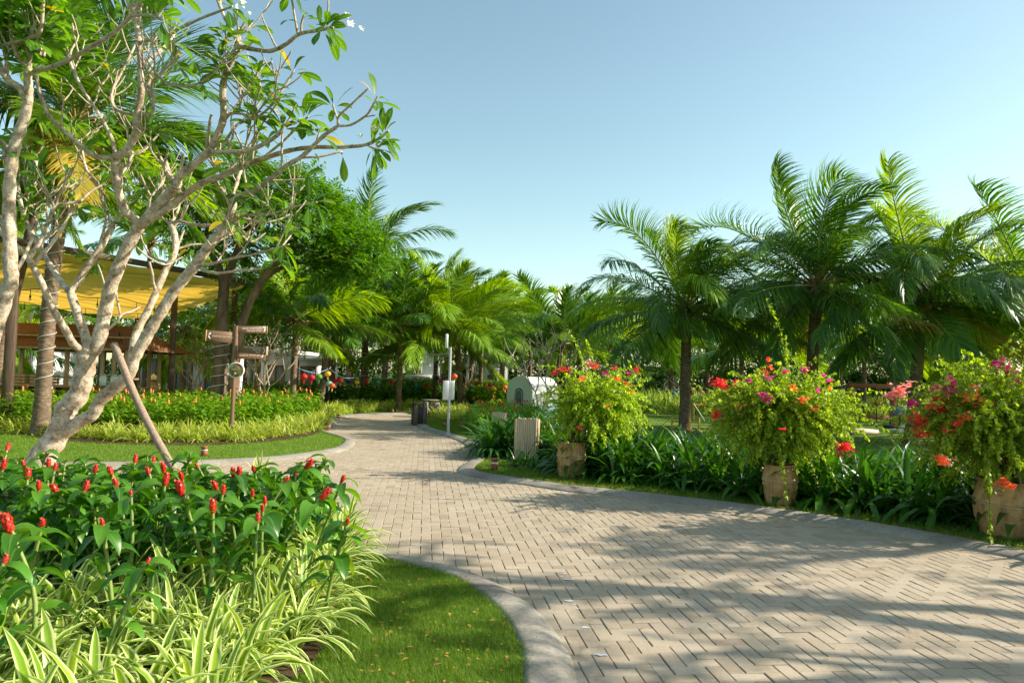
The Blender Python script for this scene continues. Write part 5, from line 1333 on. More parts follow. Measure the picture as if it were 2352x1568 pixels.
# ------------------------------------------------------------------ seated worker with conical hat
zp = 26.0; pp = at(354, 903, zp); gx, gy = pp[0], zp
M_SKIN = pmat("skin", (.42, .25, .16), rough=.55); M_SHIRT = pmat("tan_cloth", (.55, .36, .16), (.62, .43, .22), 12, .9, .1); M_TROUS = pmat("grey_cloth", (.20, .19, .17), (.28, .26, .23), 12, .9, .1)
M_STRAW = pmat("straw", (.72, .60, .40), (.80, .70, .50), 25, .8, .15)
def skin_mesh(name, verts, edges, radii, mat, parent, sub=2):
    me = bpy.data.meshes.new(name); me.from_pydata([tuple(v) for v in verts], edges, []); me.update()
    o = bpy.data.objects.new(name, me); C.objects.link(o)
    md = o.modifiers.new("skin", 'SKIN'); sv = me.skin_vertices[0].data
    for i, r_ in enumerate(radii): sv[i].radius = (r_, r_); sv[i].use_root = (i == 0)
    s_ = o.modifiers.new("sub", 'SUBSURF'); s_.levels = s_.render_levels = sub
    dg = bpy.context.evaluated_depsgraph_get(); dg.update(); nm = bpy.data.meshes.new_from_object(o.evaluated_get(dg)); bpy.data.objects.remove(o)
    nm.materials.clear(); nm.materials.append(mat)
    for p_ in nm.polygons: p_.use_smooth = True
    q = link(name, nm, parent); return q
per = thing("person", "person in a conical straw hat and tan clothes seated at a low table", "person", (gx, gy, .12))
#      pelvis chest neck head  | hips knees ankles toes | shoulders elbows wrists
Vb = [(0, 0, .32), (0, -.03, .52), (0, -.06, .70), (0, -.07, .78), (0, -.10, .90), (0, -.11, .97),
      (.10, -.02, .31), (.15, -.36, .38), (.16, -.42, .06), (.16, -.52, .03), (-.10, -.02, .31), (-.17, -.34, .40), (-.18, -.38, .06), (-.18, -.49, .03),
      (.18, -.05, .67), (.24, -.18, .48), (.16, -.38, .50), (-.18, -.05, .67), (-.26, -.20, .48), (-.12, -.40, .52), (.13, -.45, .50), (-.09, -.47, .52)]
Eb = [(0, 1), (1, 2), (2, 3), (3, 4), (4, 5), (0, 6), (6, 7), (7, 8), (8, 9), (0, 10), (10, 11), (11, 12), (12, 13), (2, 14), (14, 15), (15, 16), (2, 17), (17, 18), (18, 19), (16, 20), (19, 21)]
skin_mesh("body", Vb, Eb, [.13, .13, .12, .055, .085, .07, .10, .07, .045, .035, .10, .07, .045, .035, .065, .045, .035, .065, .045, .035, .04, .04], M_SKIN, per)
Vc = [Vb[0], Vb[1], Vb[2], Vb[14], Vb[15], (.19, -.33, .495), Vb[17], Vb[18], (-.16, -.36, .51), (0, -.065, .75)]
skin_mesh("shirt", Vc, [(0, 1), (1, 2), (2, 3), (3, 4), (4, 5), (2, 6), (6, 7), (7, 8), (2, 9)], [.145, .15, .14, .08, .06, .05, .08, .06, .05, .075], M_SHIRT, per)
Vt = [(0, 0, .30), Vb[6], Vb[7], (.16, -.41, .12), Vb[10], Vb[11], (-.18, -.375, .12)]
skin_mesh("trousers", Vt, [(0, 1), (1, 2), (2, 3), (0, 4), (4, 5), (5, 6)], [.145, .115, .085, .06, .115, .085, .06], M_TROUS, per)
mb = MB(); lathe(mb, [(.24, .93), (.245, .935), (.12, 1.05), (.001, 1.15), (.001, 1.13), (.11, 1.03), (.235, .93)], 24, (0, -.10, 0)); part("conical_hat", mb, M_STRAW, per, wld=False)
mb = MB(); lathe(mb, [(.02, .74), (.10, .78), (.105, .84), (.09, .86)], 14, (0, -.09, 0)); part("scarf", mb, M_SHIRT, per, wld=False)
st_ = thing("stool", "small low stool under the seated worker in the conical hat", "stool", (gx, gy + .05, .03))
mb = MB(); box(mb, (0, 0, .27), (.34, .28, .04), 0, .006); part("seat", mb, M_BROWN, st_, wld=False)
for sx in (-1, 1):
    for sy in (-1, 1): mb = MB(); beam(mb, (sx * .13, sy * .1, 0), (sx * .13, sy * .1, .25), .035, .035); part("leg", mb, M_BROWN, st_, wld=False)
tbx = at(350, 914, zp - .9); tl = thing("low_table", "long low wooden table in front of the worker in the conical hat", "table", (tbx[0], zp - .85, .03))
mb = MB(); box(mb, (0.35, 0, .42), (3.0, .6, .05), 0, .006); part("table_top", mb, M_DWOOD, tl, wld=False)
for sx in (-1, 1.7):
    for sy in (-1, 1): mb = MB(); beam(mb, (sx * 1.0, sy * .22, 0), (sx * 1.0, sy * .22, .395), .06, .06); part("leg", mb, M_DWOOD, tl, wld=False)
M_TRAY = pmat("white_plastic", (.75, .75, .74), rough=.4)
def tub(x, w_, h_, label):
    p = at(x, 905, zp - .85); mb = MB(); a = [(-.5, -.5), (.5, -.5), (.5, .5), (-.5, .5)]
    ring = lambda s, z: np.array([(q[0] * w_ * s, q[1] * w_ * .8 * s, z) for q in a]); V = np.vstack([ring(.86, 0), ring(1, h_), ring(1.05, h_), ring(1.05, h_ - .02), ring(.95, h_), ring(.82, .02)])
    F = []
    for r0, r1 in ((0, 1), (1, 3), (3, 2), (2, 4), (4, 5)):
        for q in range(4): F.append([r0 * 4 + q, r0 * 4 + (q + 1) % 4, r1 * 4 + (q + 1) % 4, r1 * 4 + q])
    F += [[3, 2, 1, 0], [20, 21, 22, 23]]; mb.add(V, F)
    solo("plastic_tub", mb, M_TRAY, label, "tub", smooth=False).location = (p[0], zp - .85, .48)
tub(342, .42, .30, "tall white plastic tub on the low table left of the worker"); tub(327, .32, .20, "small white plastic tub at the low table's left end"); tub(358, .34, .09, "shallow white tray on the low table before the worker")
# ------------------------------------------------------------------ signpost
M_SIGN = pmat("sign_brown", (.165, .092, .055), (.20, .115, .07), 4, .45, .4); M_SIGND = pmat("sign_edge", (.50, .30, .20), rough=.5); M_LET = pmat("sign_lettering", (.80, .78, .74), rough=.5)
M_LETG = pmat("sign_green", (.42, .55, .10), rough=.5); M_LEAFG = pmat("sign_leaf", (.08, .35, .06), rough=.5); M_WHITEP = pmat("white_trim", (.8, .8, .78), rough=.4)
def text_mb(txt, size, M, align='CENTER'):
    cu = bpy.data.curves.new("t", 'FONT'); cu.body = txt; cu.size = size; cu.align_x = align; cu.align_y = 'CENTER'; cu.extrude = .0015
    o = bpy.data.objects.new("t", cu); C.objects.link(o); dg = bpy.context.evaluated_depsgraph_get(); dg.update()
    me = bpy.data.meshes.new_from_object(o.evaluated_get(dg)); bpy.data.objects.remove(o)
    mb = MB(); bm = bmesh.new(); bm.from_mesh(me); bmesh.ops.triangulate(bm, faces=bm.faces[:]); bm.verts.index_update()
    V = np.array([v.co[:] for v in bm.verts]); F = [[v.index for v in f.verts] for f in bm.faces]; bm.free()
    m_ = np.array(M); mb.add(V @ m_[:3, :3].T + m_[:3, 3], F); return mb
zs = G(530, 1012)[1]; sp0 = G(530, 1012)
spost = thing("signpost", "brown signpost with four arrow boards and a round sign on a slim pole", "signpost", sp0)
top = at(543, 748, zs)
mb = MB(); tube(mb, [sp0, sp0 * .5 + top * .5 * [1, 1, 1], top], .045, 12); lathe(mb, [(.001, 0), (.13, 0), (.13, .012), (.06, .02), (.05, .05)], 20, sp0 + [0, 0, .03])
for y in (762, 787, 800, 825): p = at(542 - (y - 760) * .045, y, zs); tube(mb, [p - [0, 0, .11], p + [0, 0, .11]], .051, 12)
part("pole", mb, M_SIGN, spost)
def board(pivot, tip, w, text, right, label):
    """arrow board from the pole to its tip; w = height; text lines"""
    pivot, tip = np.asarray(pivot), np.asarray(tip); e = tip - pivot; L = np.linalg.norm(e); ex = e / L
    face = nrm(np.cross(ex, [0, 0, 1.])[None])[0]
    if face[1] > 0: face = -face
    ez = np.cross(face, ex) if np.cross(face, ex)[2] > 0 else np.cross(ex, face)
    M3 = Matrix(((ex[0], -face[0], ez[0], 0), (ex[1], -face[1], ez[1], 0), (ex[2], -face[2], ez[2], 0), (0, 0, 0, 1)))
    c = (pivot + tip) / 2; M4 = Matrix.Translation(c) @ M3
    mb = MB(); box(mb, (0, 0, 0), (L, .035, w), bev=.004, M=M4); bd = part("sign_board", mb, M_SIGN, spost, label=label)
    mb = MB(); box(mb, (0, 0, 0), (.02, .05, w + .01), bev=.003, M=M4 @ Matrix.Translation((L / 2, 0, 0))); part("end_cap", mb, M_SIGND, bd)
    # lettering lies on the viewer's side of the board
    rx = ex if ex[0] > 0 else -ex
    T4 = Matrix(((rx[0], ez[0], face[0], 0), (rx[1], ez[1], face[1], 0), (rx[2], ez[2], face[2], 0), (0, 0, 0, 1))); T4 = Matrix.Translation(c + face * .0195) @ T4
    k = 1 if right else -1
    lt = MB()
    for i, s in enumerate(text):
        sz = .040 if right else .031
        if len(text) > 2: sz = .034
        lt.merge(text_mb(s, sz, T4 @ Matrix.Translation((k * (L * .30), ((len(text) - 1) / 2 - i) * sz * 1.3, 0)), 'RIGHT' if right else 'LEFT'))
    ch = MB()
    for sgn in (-1, 1):
        a_ = Vector((k * (L / 2 - .04), 0, 0)); b_ = Vector((k * (L / 2 - .085), sgn * .065, 0)); d_ = b_ - a_
        ch_M = T4 @ Matrix.Translation((a_ + b_) / 2) @ Matrix.Rotation(math.atan2(d_.y, d_.x), 4, 'Z'); box(ch, (0, 0, 0), (d_.length, .018, .004 + .001 * sgn), M=ch_M)
    lt.merge(ch); part("lettering", lt, M_LET, bd)
board(at(541, 776, zs), at(473, 770, zs - .28), .235, ["TOWER / SPA / GYM / KIDS CLUB"], False, "sunlit board pointing left")
board(at(546, 757, zs), at(613, 757, zs + .30), .155, ["SALON / CLUB HOUSE", "THE LEVEL POOL"], True, "topmost dark board pointing right")
board(at(547, 800, zs - .02), at(613, 806, zs - .36), .175, ["DINING / MAIN POOL / BEACH", "VILLAS C1 - B8", "VILLAS A"], True, "sunlit board pointing right")
board(at(543, 816, zs - .04), at(608, 816, zs + .25), .150, ["VILLAS C5 - C9 / B1 - B7"], True, "lowest dark board pointing right")
rc = at(542, 850, zs - .09); mb = MB(); Rr = .172
MR = Matrix.Translation(rc) @ Matrix.Rotation(R(8), 4, 'Z') @ Matrix.Rotation(R(90), 4, 'X')
def disc(mb, r, d, z, mi=0, n=40, r0=0.0):
    t = MB(); lathe(t, [(max(r0, .001), z - d), (r, z - d), (r, z), (max(r0, .001), z)], n)
    m_ = np.array(MR); 
    for v in t.v: v[:] = v @ m_[:3, :3].T + m_[:3, 3]
    mb.merge(t)
disc(mb, Rr * .90, .03, 0); rs = part("round_sign", mb, M_SIGN, spost)
mb = MB(); disc(mb, Rr, .04, .006, r0=Rr * .90); part("rim", mb, M_WHITEP, rs)
mb = MB(); disc(mb, Rr * .83, .004, .0025, r0=Rr * .79); mb.merge(text_mb("WELLNESS", .052, MR @ Matrix.Translation((.03, .015, .003)))); mb.merge(text_mb("CENTRE", .022, MR @ Matrix.Translation((.055, -.028, .003)))); part("green_lettering", mb, M_LETG, rs)
mb = MB(); m_ = np.array(MR); V = np.array([(-.045, -.10, .003), (.03, -.065, .003), (-.035, -.03, .003), (-.02, -.065, .003)]); mb.add(V @ m_[:3, :3].T + m_[:3, 3], [[0, 1, 3], [1, 2, 3]]); part("arrow", mb, M_LET, rs)
mb = MB(); V = np.array([(-.10, .02, .003), (-.115, .07, .003), (-.085, .125, .003), (-.05, .13, .003), (-.055, .08, .003), (-.085, .05, .003)]); mb.add(V @ m_[:3, :3].T + m_[:3, 3], [[0, 5, 1], [1, 5, 4], [1, 4, 2], [2, 4, 3]]); part("leaf_emblem", mb, M_LEAFG, rs)

# ------------------------------------------------------------------ grey pole, litter bins, bollards
M_GREY = pmat("galvanised", (.36, .37, .38), (.43, .43, .44), 6, .5, .4); M_BOX = pmat("pale_plastic", (.66, .67, .66), rough=.4)
g0 = G(1029, 1001); gp = thing("antenna_pole", "slim grey pole with two pale boxes and a white antenna beside the road bend", "pole", g0)
mb = MB(); tp = at(1034.5, 797, g0[1]); tube(mb, [g0, (g0 + tp) / 2, tp], .035, 12); lathe(mb, [(.001, 0), (.09, 0), (.09, .02), (.05, .06)], 14, g0 + [0, 0, .02]); part("pole", mb, M_GREY, gp)
zg = g0[1]
for x, w_ in ((1024, .155), (1038.5, .115)):
    mb = MB(); p = at(x, 896, zg - .02 if x < 1030 else zg + .10); box(mb, p, (w_, .13, .49), .1, .012); part("equipment_box", mb, M_BOX, gp)
mb = MB(); p = at(1026, 783, zg); box(mb, p, (.075, .06, .36), .1, .012); beam(mb, p + [0, 0, -.12], tp - [0, 0, .1], .02, .02); part("antenna", mb, M_BOX, gp)
def bin_(c, s, rz, label, mat1, mat2):
    r = thing("litter_bin", label, "litter bin", c, rz)
    mb = MB(); box(mb, (0, 0, s[2] * .40), (s[0] * .9, s[1] * .9, s[2] * .78), 0, .006); part("body", mb, mat2, r, wld=False)
    for sx in (-1, 1):
        for k in (-.25, .25):
            mb = MB(); box(mb, (sx * s[0] * .47, k * s[1] * 1.6, s[2] * .40), (.03, s[1] * .44, s[2] * .78), 0, .004); part("side_panel", mb, mat1, r, wld=False)
    for k in (-.28, .28):
        mb = MB(); box(mb, (k * s[0] * 1.35, -s[1] * .47, s[2] * .44), (s[0] * .32, .03, s[2] * .86), 0, .004); part("front_panel", mb, mat1, r, wld=False)
    for sx in (-1, 1):
        for sy in (-1, 1): mb = MB(); box(mb, (sx * s[0] * .43, sy * s[1] * .40, s[2] * .88), (.05, .05, s[2] * .19), 0, .003); part("lid_post", mb, mat2, r, wld=False)
    mb = MB(); box(mb, (0, 0, s[2] * .985), (s[0], s[1], s[2] * .05), 0, .008); part("lid", mb, mat1, r, wld=False)
    return r
M_BINW = pmat("bin_wood", (.085, .060, .045), (.15, .11, .08), 6, .6, stretch=(6, 6, .5)); M_BIND = pmat("bin_dark", (.02, .018, .016), rough=.6); M_BING = pmat("bin_grey", (.20, .17, .14), (.27, .24, .20), 6, .7, stretch=(6, 6, .5))
gb = G(962, 976); bin_(gb, (.38, .36, .68), .35, "dark brown wooden litter bin at the kerb of the road bend", M_BINW, M_BIND)
gb = at(988, 935, 25.5); bin_((gb[0], 25.5, 0), (.55, .4, .62), .35, "grey-brown box bin behind the dark litter bin", M_BING, M_BIND)
M_BOL = pmat("bollard_rust", (.22, .065, .03), (.27, .09, .045), 14, .6, .3); M_BOLW = pmat("bollard_band", (.72, .68, .60), rough=.5)
BOL = [(1135, 1084, .195, .056, "red-brown bollard light nearest the bamboo box, beside the right kerb"), (469, 1051, .17, .055, "red-brown bollard light on the lawn tongue, left of the signpost"), (1022, 981, .13, .06, "small bollard light on the lawn just left of the grey pole's foot"),
       (1060, 979, .14, .065, "small bollard light at the edge of the red ginger bed right of the grey pole"), (754, 988, .15, .065, "bollard light at the tip of the pale spider border by the kerb gap"), (777, 963, .13, .06, "orange-topped bollard light on the grass past the kerb gap"), (901, 949, .13, .06, "far tiny bollard light in front of the dark leafy planting")]
for x, y, h_, r_, lab in BOL:
    b0 = G(x, y); r = thing("bollard_light", lab, "bollard", b0 + [0, 0, .03], group="low garden bollard lights")
    mb = MB(); lathe(mb, [(.001, 0), (r_, 0), (r_, h_ * .55), (.001, h_ * .56)], 18); part("post", mb, M_BOL, r, wld=False)
    mb = MB(); lathe(mb, [(.001, h_ * .56), (r_ * .93, h_ * .56), (r_ * .93, h_ * .72), (.001, h_ * .72)], 18); part("light_band", mb, M_BOLW, r, wld=False)
    mb = MB(); lathe(mb, [(.001, h_ * .72), (r_, h_ * .72), (r_, h_ * .96), (r_ * .9, h_), (.001, h_)], 18); part("cap", mb, M_BOL, r, wld=False)

# ------------------------------------------------------------------ bamboo boxes
M_PALEB = pmat("pale_bamboo", (.50, .38, .26), (.66, .55, .42), 5, .5, .3, .2, stretch=(7, 7, .8)); M_PLY = pmat("plywood", (.48, .32, .19), (.56, .40, .26), 4, .7, stretch=(3, 3, .6))
def bamboo_box(x0, xm, x1, yt, yb_, z, label, h):
    c = at((xm + x1) / 2, 900, z); wd = (x1 - xm) / FPX * z; r = thing("bamboo_box", label, "planter box", (c[0], z, 0), R(-6))
    n = 11
    for k in range(n):
        xx = -wd / 2 + (k + .5) * wd / n; hh = h + rng.normal(0, .012); mb = MB(); zz = np.linspace(0, hh, 16)
        tube(mb, np.column_stack([xx + .004 * np.sin(zz * 3 + k), np.zeros(16), zz]), wd / n * .48 * (1 + .10 * (np.arange(16) % 5 == 2)), 8); part("bamboo_pole", mb, M_PALEB, r, wld=False)
    dp = .42
    mb = MB(); box(mb, (-wd / 2 - .012, dp / 2, h * .485), (.024, dp, h * .95), 0, .003); box(mb, (wd / 2 + .012, dp / 2, h * .485), (.024, dp, h * .95), 0, .003); box(mb, (0, dp, h * .485), (wd, .022, h * .93), 0, .003); part("side_board", mb, M_PLY, r, wld=False)
    mb = MB(); box(mb, (-wd / 2 - .026, dp * .40, h * .75), (.006, .12, .14)); part("handle_slot", mb, M_BIND, r, wld=False)
    return r
bamboo_box(1175, 1187, 1236, 965, 1050, 13.2, "pale bamboo-clad box standing among strap leaves, nearer of two", .80)
bamboo_box(1123, 1132, 1161, 932, 970, 18.5, "pale bamboo-clad box half hidden by red ginger, farther of two", .62)

# ------------------------------------------------------------------ white arched hut
m, nt, b = newmat("hut_side")
n1 = noise(nt, .9, 3, .5); tcx = nd(nt, "ShaderNodeTexCoord"); sep = nd(nt, "ShaderNodeSeparateXYZ"); nt.links.new(tcx.outputs["Object"], sep.inputs[0])
mr = nd(nt, "ShaderNodeMapRange"); mr.inputs[1].default_value = .85; mr.inputs[2].default_value = .25; nt.links.new(sep.outputs[2], mr.inputs[0])
ad = nd(nt, "ShaderNodeMath", operation='MULTIPLY'); nt.links.new(mr.outputs[0], ad.inputs[0]); nt.links.new(ramp(nt, n1.outputs[0], [(.44, 0.), (.52, 1.)]), ad.inputs[1])
nt.links.new(mixc(nt, ad.outputs[0], (.80, .80, .80), (.16, .55, .70)), b.inputs[0]); b.inputs["Roughness"].default_value = .6; M_HUT = m
m, nt, b = newmat("hut_front"); n1 = noise(nt, 1.1, 2, .5); tcx = nd(nt, "ShaderNodeTexCoord"); sep = nd(nt, "ShaderNodeSeparateXYZ"); nt.links.new(tcx.outputs["Object"], sep.inputs[0])
mr = nd(nt, "ShaderNodeMapRange"); mr.inputs[1].default_value = .7; mr.inputs[2].default_value = .35; nt.links.new(sep.outputs[2], mr.inputs[0]); ad = nd(nt, "ShaderNodeMath", operation='MULTIPLY'); nt.links.new(mr.outputs[0], ad.inputs[0]); nt.links.new(ramp(nt, n1.outputs[0], [(.46, 0.), (.5, 1.)]), ad.inputs[1])
nt.links.new(mixc(nt, ad.outputs[0], (.46, .54, .40), (.10, .42, .44)), b.inputs[0]); b.inputs["Roughness"].default_value = .6; M_HUTF = m
M_HUTT = pmat("hut_trim", (.62, .68, .54), rough=.5); M_TEAL = pmat("hut_mullion", (.25, .42, .36), rough=.5)
zh = 24.0; hl, hr, he = at(1166, 930, zh), at(1222, 930, zh), at(1284, 930, zh + .3)
hutw = 1.02; hh = 1.52; hd = 1.55
hut = thing("arched_hut", "small white arched hut with pale green front and blue waves", "hut", (hl[0] + .42, zh + .35, 0.02), R(-38))
def arch(w, h_, n=20):
    r_ = w / 2; a = np.linspace(0, np.pi, n); return [(-r_, 0)] + [(-r_ * math.cos(t), h_ - r_ + r_ * math.sin(t)) for t in a] + [(r_, 0)]
def arch_solid(mb, w, h_, y0, y1, mi=0, caps=True, n=20, z0=0.0, taper=1.0):
    o = arch(w, h_, n); k = len(o)
    V = [(x, y0, z + z0) for x, z in o] + [(x * taper, y1, z * taper + z0) for x, z in o]
    F = [[i, i + k, i + 1 + k, i + 1] for i in range(k - 1)]
    mb.add(V, F, mi)
    if caps:
        for yv, off, fl in ((y0, 0, 1), (y1, k, 0)):
            cvt = len(V); t = np.array([V[off + i] for i in range(k)] + [(0, yv, h_ * .4 + z0)])
            ff = [[i, i + 1, k] if fl else [i + 1, i, k] for i in range(k - 1)]; ff.append([k - 1, 0, k] if fl else [0, k - 1, k]); mb.add(t, ff, mi)
mb = MB(); arch_solid(mb, hutw, hh, .0, hd); part("body", mb, M_HUT, hut, wld=False)
mb = MB(); arch_solid(mb, hutw + .05, hh + .025, -.05, -.002); fr_ = part("front_wall", mb, M_HUTF, hut, wld=False)
mb = MB(); arch_solid(mb, .42, 1.18, -.075, -.052); dr_ = part("door", mb, M_HUTT, hut, wld=False)
mb = MB(); arch_solid(mb, .37, .72, -.084, -.077, z0=.42); part("window_pane", mb, pmat("hut_glass", (.05, .07, .07), (.12, .14, .12), 6, .12, .6), dr_, wld=False)
mb = MB()
o_ = arch(.27, .62); tube(mb, [(x, -.09, z + .44) for x, z in o_], .012, 5); tube(mb, [(0, -.09, 1.06), (0, -.09, 1.13)], .01, 5); part("mullion", mb, M_TEAL, dr_, wld=False)
mb = MB(); o_ = arch(.36, .60); box(mb, (0, -.082, .20), (.34, .012, .30), 0, .004); part("door_panel", mb, M_HUTF, dr_, wld=False)
mb = MB(); ball(mb, (-.17, -.10, .55), .018, 8, 5); part("door_knob", mb, M_BINW, dr_, wld=False)
mb = text_mb("ELLA OT", .17, Matrix.Translation((hutw * .30, hd * .5, hh - .03)) @ Matrix.Rotation(R(90), 4, 'Z') @ Matrix.Rotation(R(78), 4, 'X')); part("roof_lettering", mb, M_BIND, hut, wld=False)

# ------------------------------------------------------------------ lanterns, strings and cables
LC = {'red': (.62, .035, .02), 'crimson': (.60, .02, .09), 'orange': (.78, .20, .04), 'yellow': (.78, .52, .04), 'green': (.16, .42, .05), 'navy': (.03, .04, .20), 'teal': (.24, .52, .48), 'blue': (.03, .28, .48), 'peach': (.75, .45, .22)}
LM = {}
for k_, c_ in LC.items():
    m, nt, b = newmat("lantern_" + k_); b.inputs["Base Color"].default_value = rgba(c_); b.inputs["Roughness"].default_value = .5
    t_ = nd(nt, "ShaderNodeBsdfTranslucent"); t_.inputs[0].default_value = rgba(tuple(min(1, q * 1.3) for q in c_)); mx = nd(nt, "ShaderNodeMixShader"); mx.inputs[0].default_value = .4
    nt.links.new(b.outputs[0], mx.inputs[1]); nt.links.new(t_.outputs[0], mx.inputs[2]); nt.links.new(mx.outputs[0], nt.nodes["Material Output"].inputs[0]); LM[k_] = m
M_RIB = pmat("lantern_rib", (.25, .12, .05), rough=.6)
def lantern(x, y, z, r_, colr, label, tassel=None):
    c = at(x, y, z); t = thing("lantern", label, "lantern", c, rng.random() * 6, group="round silk lanterns on strings")
    mb = MB(); n = 16; th = np.linspace(.12, np.pi - .12, 9); a = np.arange(n) / n * 6.283; rr = np.sin(th) * r_; zz = -np.cos(th) * r_ * .82
    rad = rr[:, None] * (1 - .05 * (np.arange(n) % 2))[None]
    V = np.stack([rad * np.cos(a), rad * np.sin(a), np.repeat(zz[:, None], n, 1)], -1).reshape(-1, 3); i, j = np.meshgrid(np.arange(8), np.arange(n), indexing='ij')
    mb.add(V, np.stack([i * n + j, i * n + (j + 1) % n, (i + 1) * n + (j + 1) % n, (i + 1) * n + j], -1).reshape(-1, 4)); part("shade", mb, LM[colr], t, wld=False)
    mb = MB()
    for s in (-1, 1): lathe(mb, [(.001, s * r_ * .82 - .012), (r_ * .22, s * r_ * .82 - .012), (r_ * .22, s * r_ * .82 + .012), (.001, s * r_ * .82 + .012)], 10)
    tube(mb, [(0, 0, r_ * .82), (0, 0, r_ * 1.35)], .005, 4); part("cap", mb, M_RIB, t, wld=False)
    mb = MB(); tube(mb, [(0, 0, -r_ * .82), (0, 0, -r_ * 1.1), (.01, 0, -r_ * 2.0)], [.008, .020, .016], 6); part("tassel", mb, LM[tassel or colr], t, wld=False)
LAN = [(698, 865, 23, .118, 'red', "red-orange lantern at the string's left end, largest of its row"), (716, 867, 23.4, .112, 'crimson', "crimson lantern second from the left, beside the red-orange one"), (733, 865, 23.8, .112, 'green', "green lantern in front of the leaning palm trunk"),
       (753, 858, 24, .110, 'yellow', "yellow lantern hanging before the three palm trunks"), (750.5, 869, 25.5, .105, 'navy', "navy lantern just below the yellow one"), (756, 881, 24, .115, 'teal', "pale teal lantern at the three palm trunks"), (763, 885, 23.5, .100, 'orange', "orange lantern lowest of the cluster at the three trunks"),
       (770, 874, 26, .100, 'crimson', "crimson lantern behind the rightmost of the three trunks"), (767.5, 880, 26.5, .095, 'navy', "navy lantern tucked among the three-trunk cluster"), (781, 873, 26, .105, 'red', "red lantern just right of the three trunks"), (800, 876, 27, .095, 'navy', "navy lantern hanging free between two palms"),
       (820, 877, 27, .105, 'yellow', "yellow lantern left of the cable-carrying palm"), (842, 873, 28, .095, 'red', "red lantern right behind the cable-carrying palm"), (870, 877, 29, .095, 'teal', "faint teal lantern against a hanging frond"), (899.5, 878, 29, .095, 'crimson', "crimson lantern left of the dark slim palm"),
       (928, 878, 30, .095, 'green', "green lantern right of the dark slim palm"), (956, 883, 30, .10, 'blue', "blue lantern in front of the white slab villa"), (982, 883.5, 30, .098, 'red', "red lantern by the white tower wall"), (1004.5, 868, 30, .10, 'navy', "navy lantern left of the grey pole, high"),
       (1013, 874, 29, .105, 'red', "orange-red lantern left of the grey pole"), (1024, 878, 29, .10, 'blue', "blue lantern partly behind the pale equipment boxes"), (1034, 874, 28, .10, 'crimson', "crimson lantern right behind the grey pole"), (1044, 864, 27, .118, 'orange', "large orange lantern between the grey pole and centre palm"),
       (1039, 879, 28, .095, 'orange', "small orange lantern just above the boxes' right corner"), (1075, 883, 30, .10, 'orange', "orange lantern right of the centre palm trunk"), (1081, 887, 31, .085, 'blue', "blue lantern low beside a thin palm"), (1096, 880, 30, .098, 'red', "orange-red lantern left of the pale palm trunk"),
       (1125, 883.5, 29, .105, 'crimson', "crimson lantern against the hedge left of the hut"), (1135, 893, 29, .095, 'yellow', "yellow lantern low left of the hut"), (1160, 889, 27, .10, 'orange', "orange lantern touching the hut's edge"), (1166, 897, 28, .07, 'crimson', "crimson lantern half behind the hut's edge"),
       (1547.5, 902, 34, .085, 'blue', "blue lantern left of the tallest right palm trunk"), (1591.5, 893.5, 34, .085, 'yellow', "yellow lantern right of the leftmost big palm's trunk"), (1612, 900, 34, .09, 'peach', "pale orange lantern beneath the big palm's fronds"),
       (2003.6, 922, 33, .085, 'peach', "peach lantern seen through the swing frame"), (2012, 925, 33, .08, 'red', "dull red lantern seen through the swing frame"), (2021.6, 924, 33, .09, 'orange', "orange lantern seen through the swing frame at right")]
for x, y, z, r_, c_, lab in LAN: lantern(x, y, z, r_, c_, lab, 'yellow' if c_ in ('orange', 'yellow') else ('red' if c_ in ('red', 'crimson') and rng.random() < .5 else None))
M_STRING = pmat("blue_string", (.30, .42, .62), rough=.6); M_CABLE = pmat("pale_cable", (.42, .42, .38), rough=.6)
def string(pts, label, r_=.010, bulbs=0, mat=None, name="lantern_string"):
    P = smooth_path([at(*q) for q in pts], 8); mb = MB(); tube(mb, P, r_, 5); o = solo(name, mb, mat or M_STRING, label, "string")
    for k in range(bulbs):
        p = P[int((k + .5) / bulbs * len(P))]; bb = MB(); tube(bb, [p, p - [0, 0, .09]], .008, 4); ball(bb, p - [0, 0, .13], .035, 8, 5); part("bulb", bb, M_BULB, o)
string([(676, 841, 23), (700, 851, 23), (725, 856, 23.6), (745, 851, 24), (760, 843, 25)], "blue lantern string between the ringed palm and the leaning trunk")
string([(756, 846, 25), (785, 866, 26), (815, 867, 27), (836, 862, 28), (870, 869, 29), (920, 868, 29.5), (960, 874, 30), (1000, 861, 30)], "blue lantern string running right past the cable-carrying palm")
string([(1000, 861, 30), (1020, 864, 29), (1052, 855, 28), (1080, 874, 30), (1104, 871, 30), (1130, 874, 29), (1168, 882, 27.5)], "blue lantern string from the grey pole to the white hut")
string([(715, 803, 26), (770, 806, 27), (835, 811, 28), (900, 816, 28.5), (960, 816, 28), (1032, 812, 18.6)], "pale overhead cable from the rain tree to the grey pole", .012, 0, M_CABLE, "overhead_cable")
string([(762, 826, 29), (800, 833, 29.5), (836, 826, 30), (875, 838, 30), (919, 836, 28.5), (960, 840, 28), (1031, 816, 18.6)], "string of clear bulbs sagging between the palms behind the road", .009, 16, M_CABLE, "bulb_string")

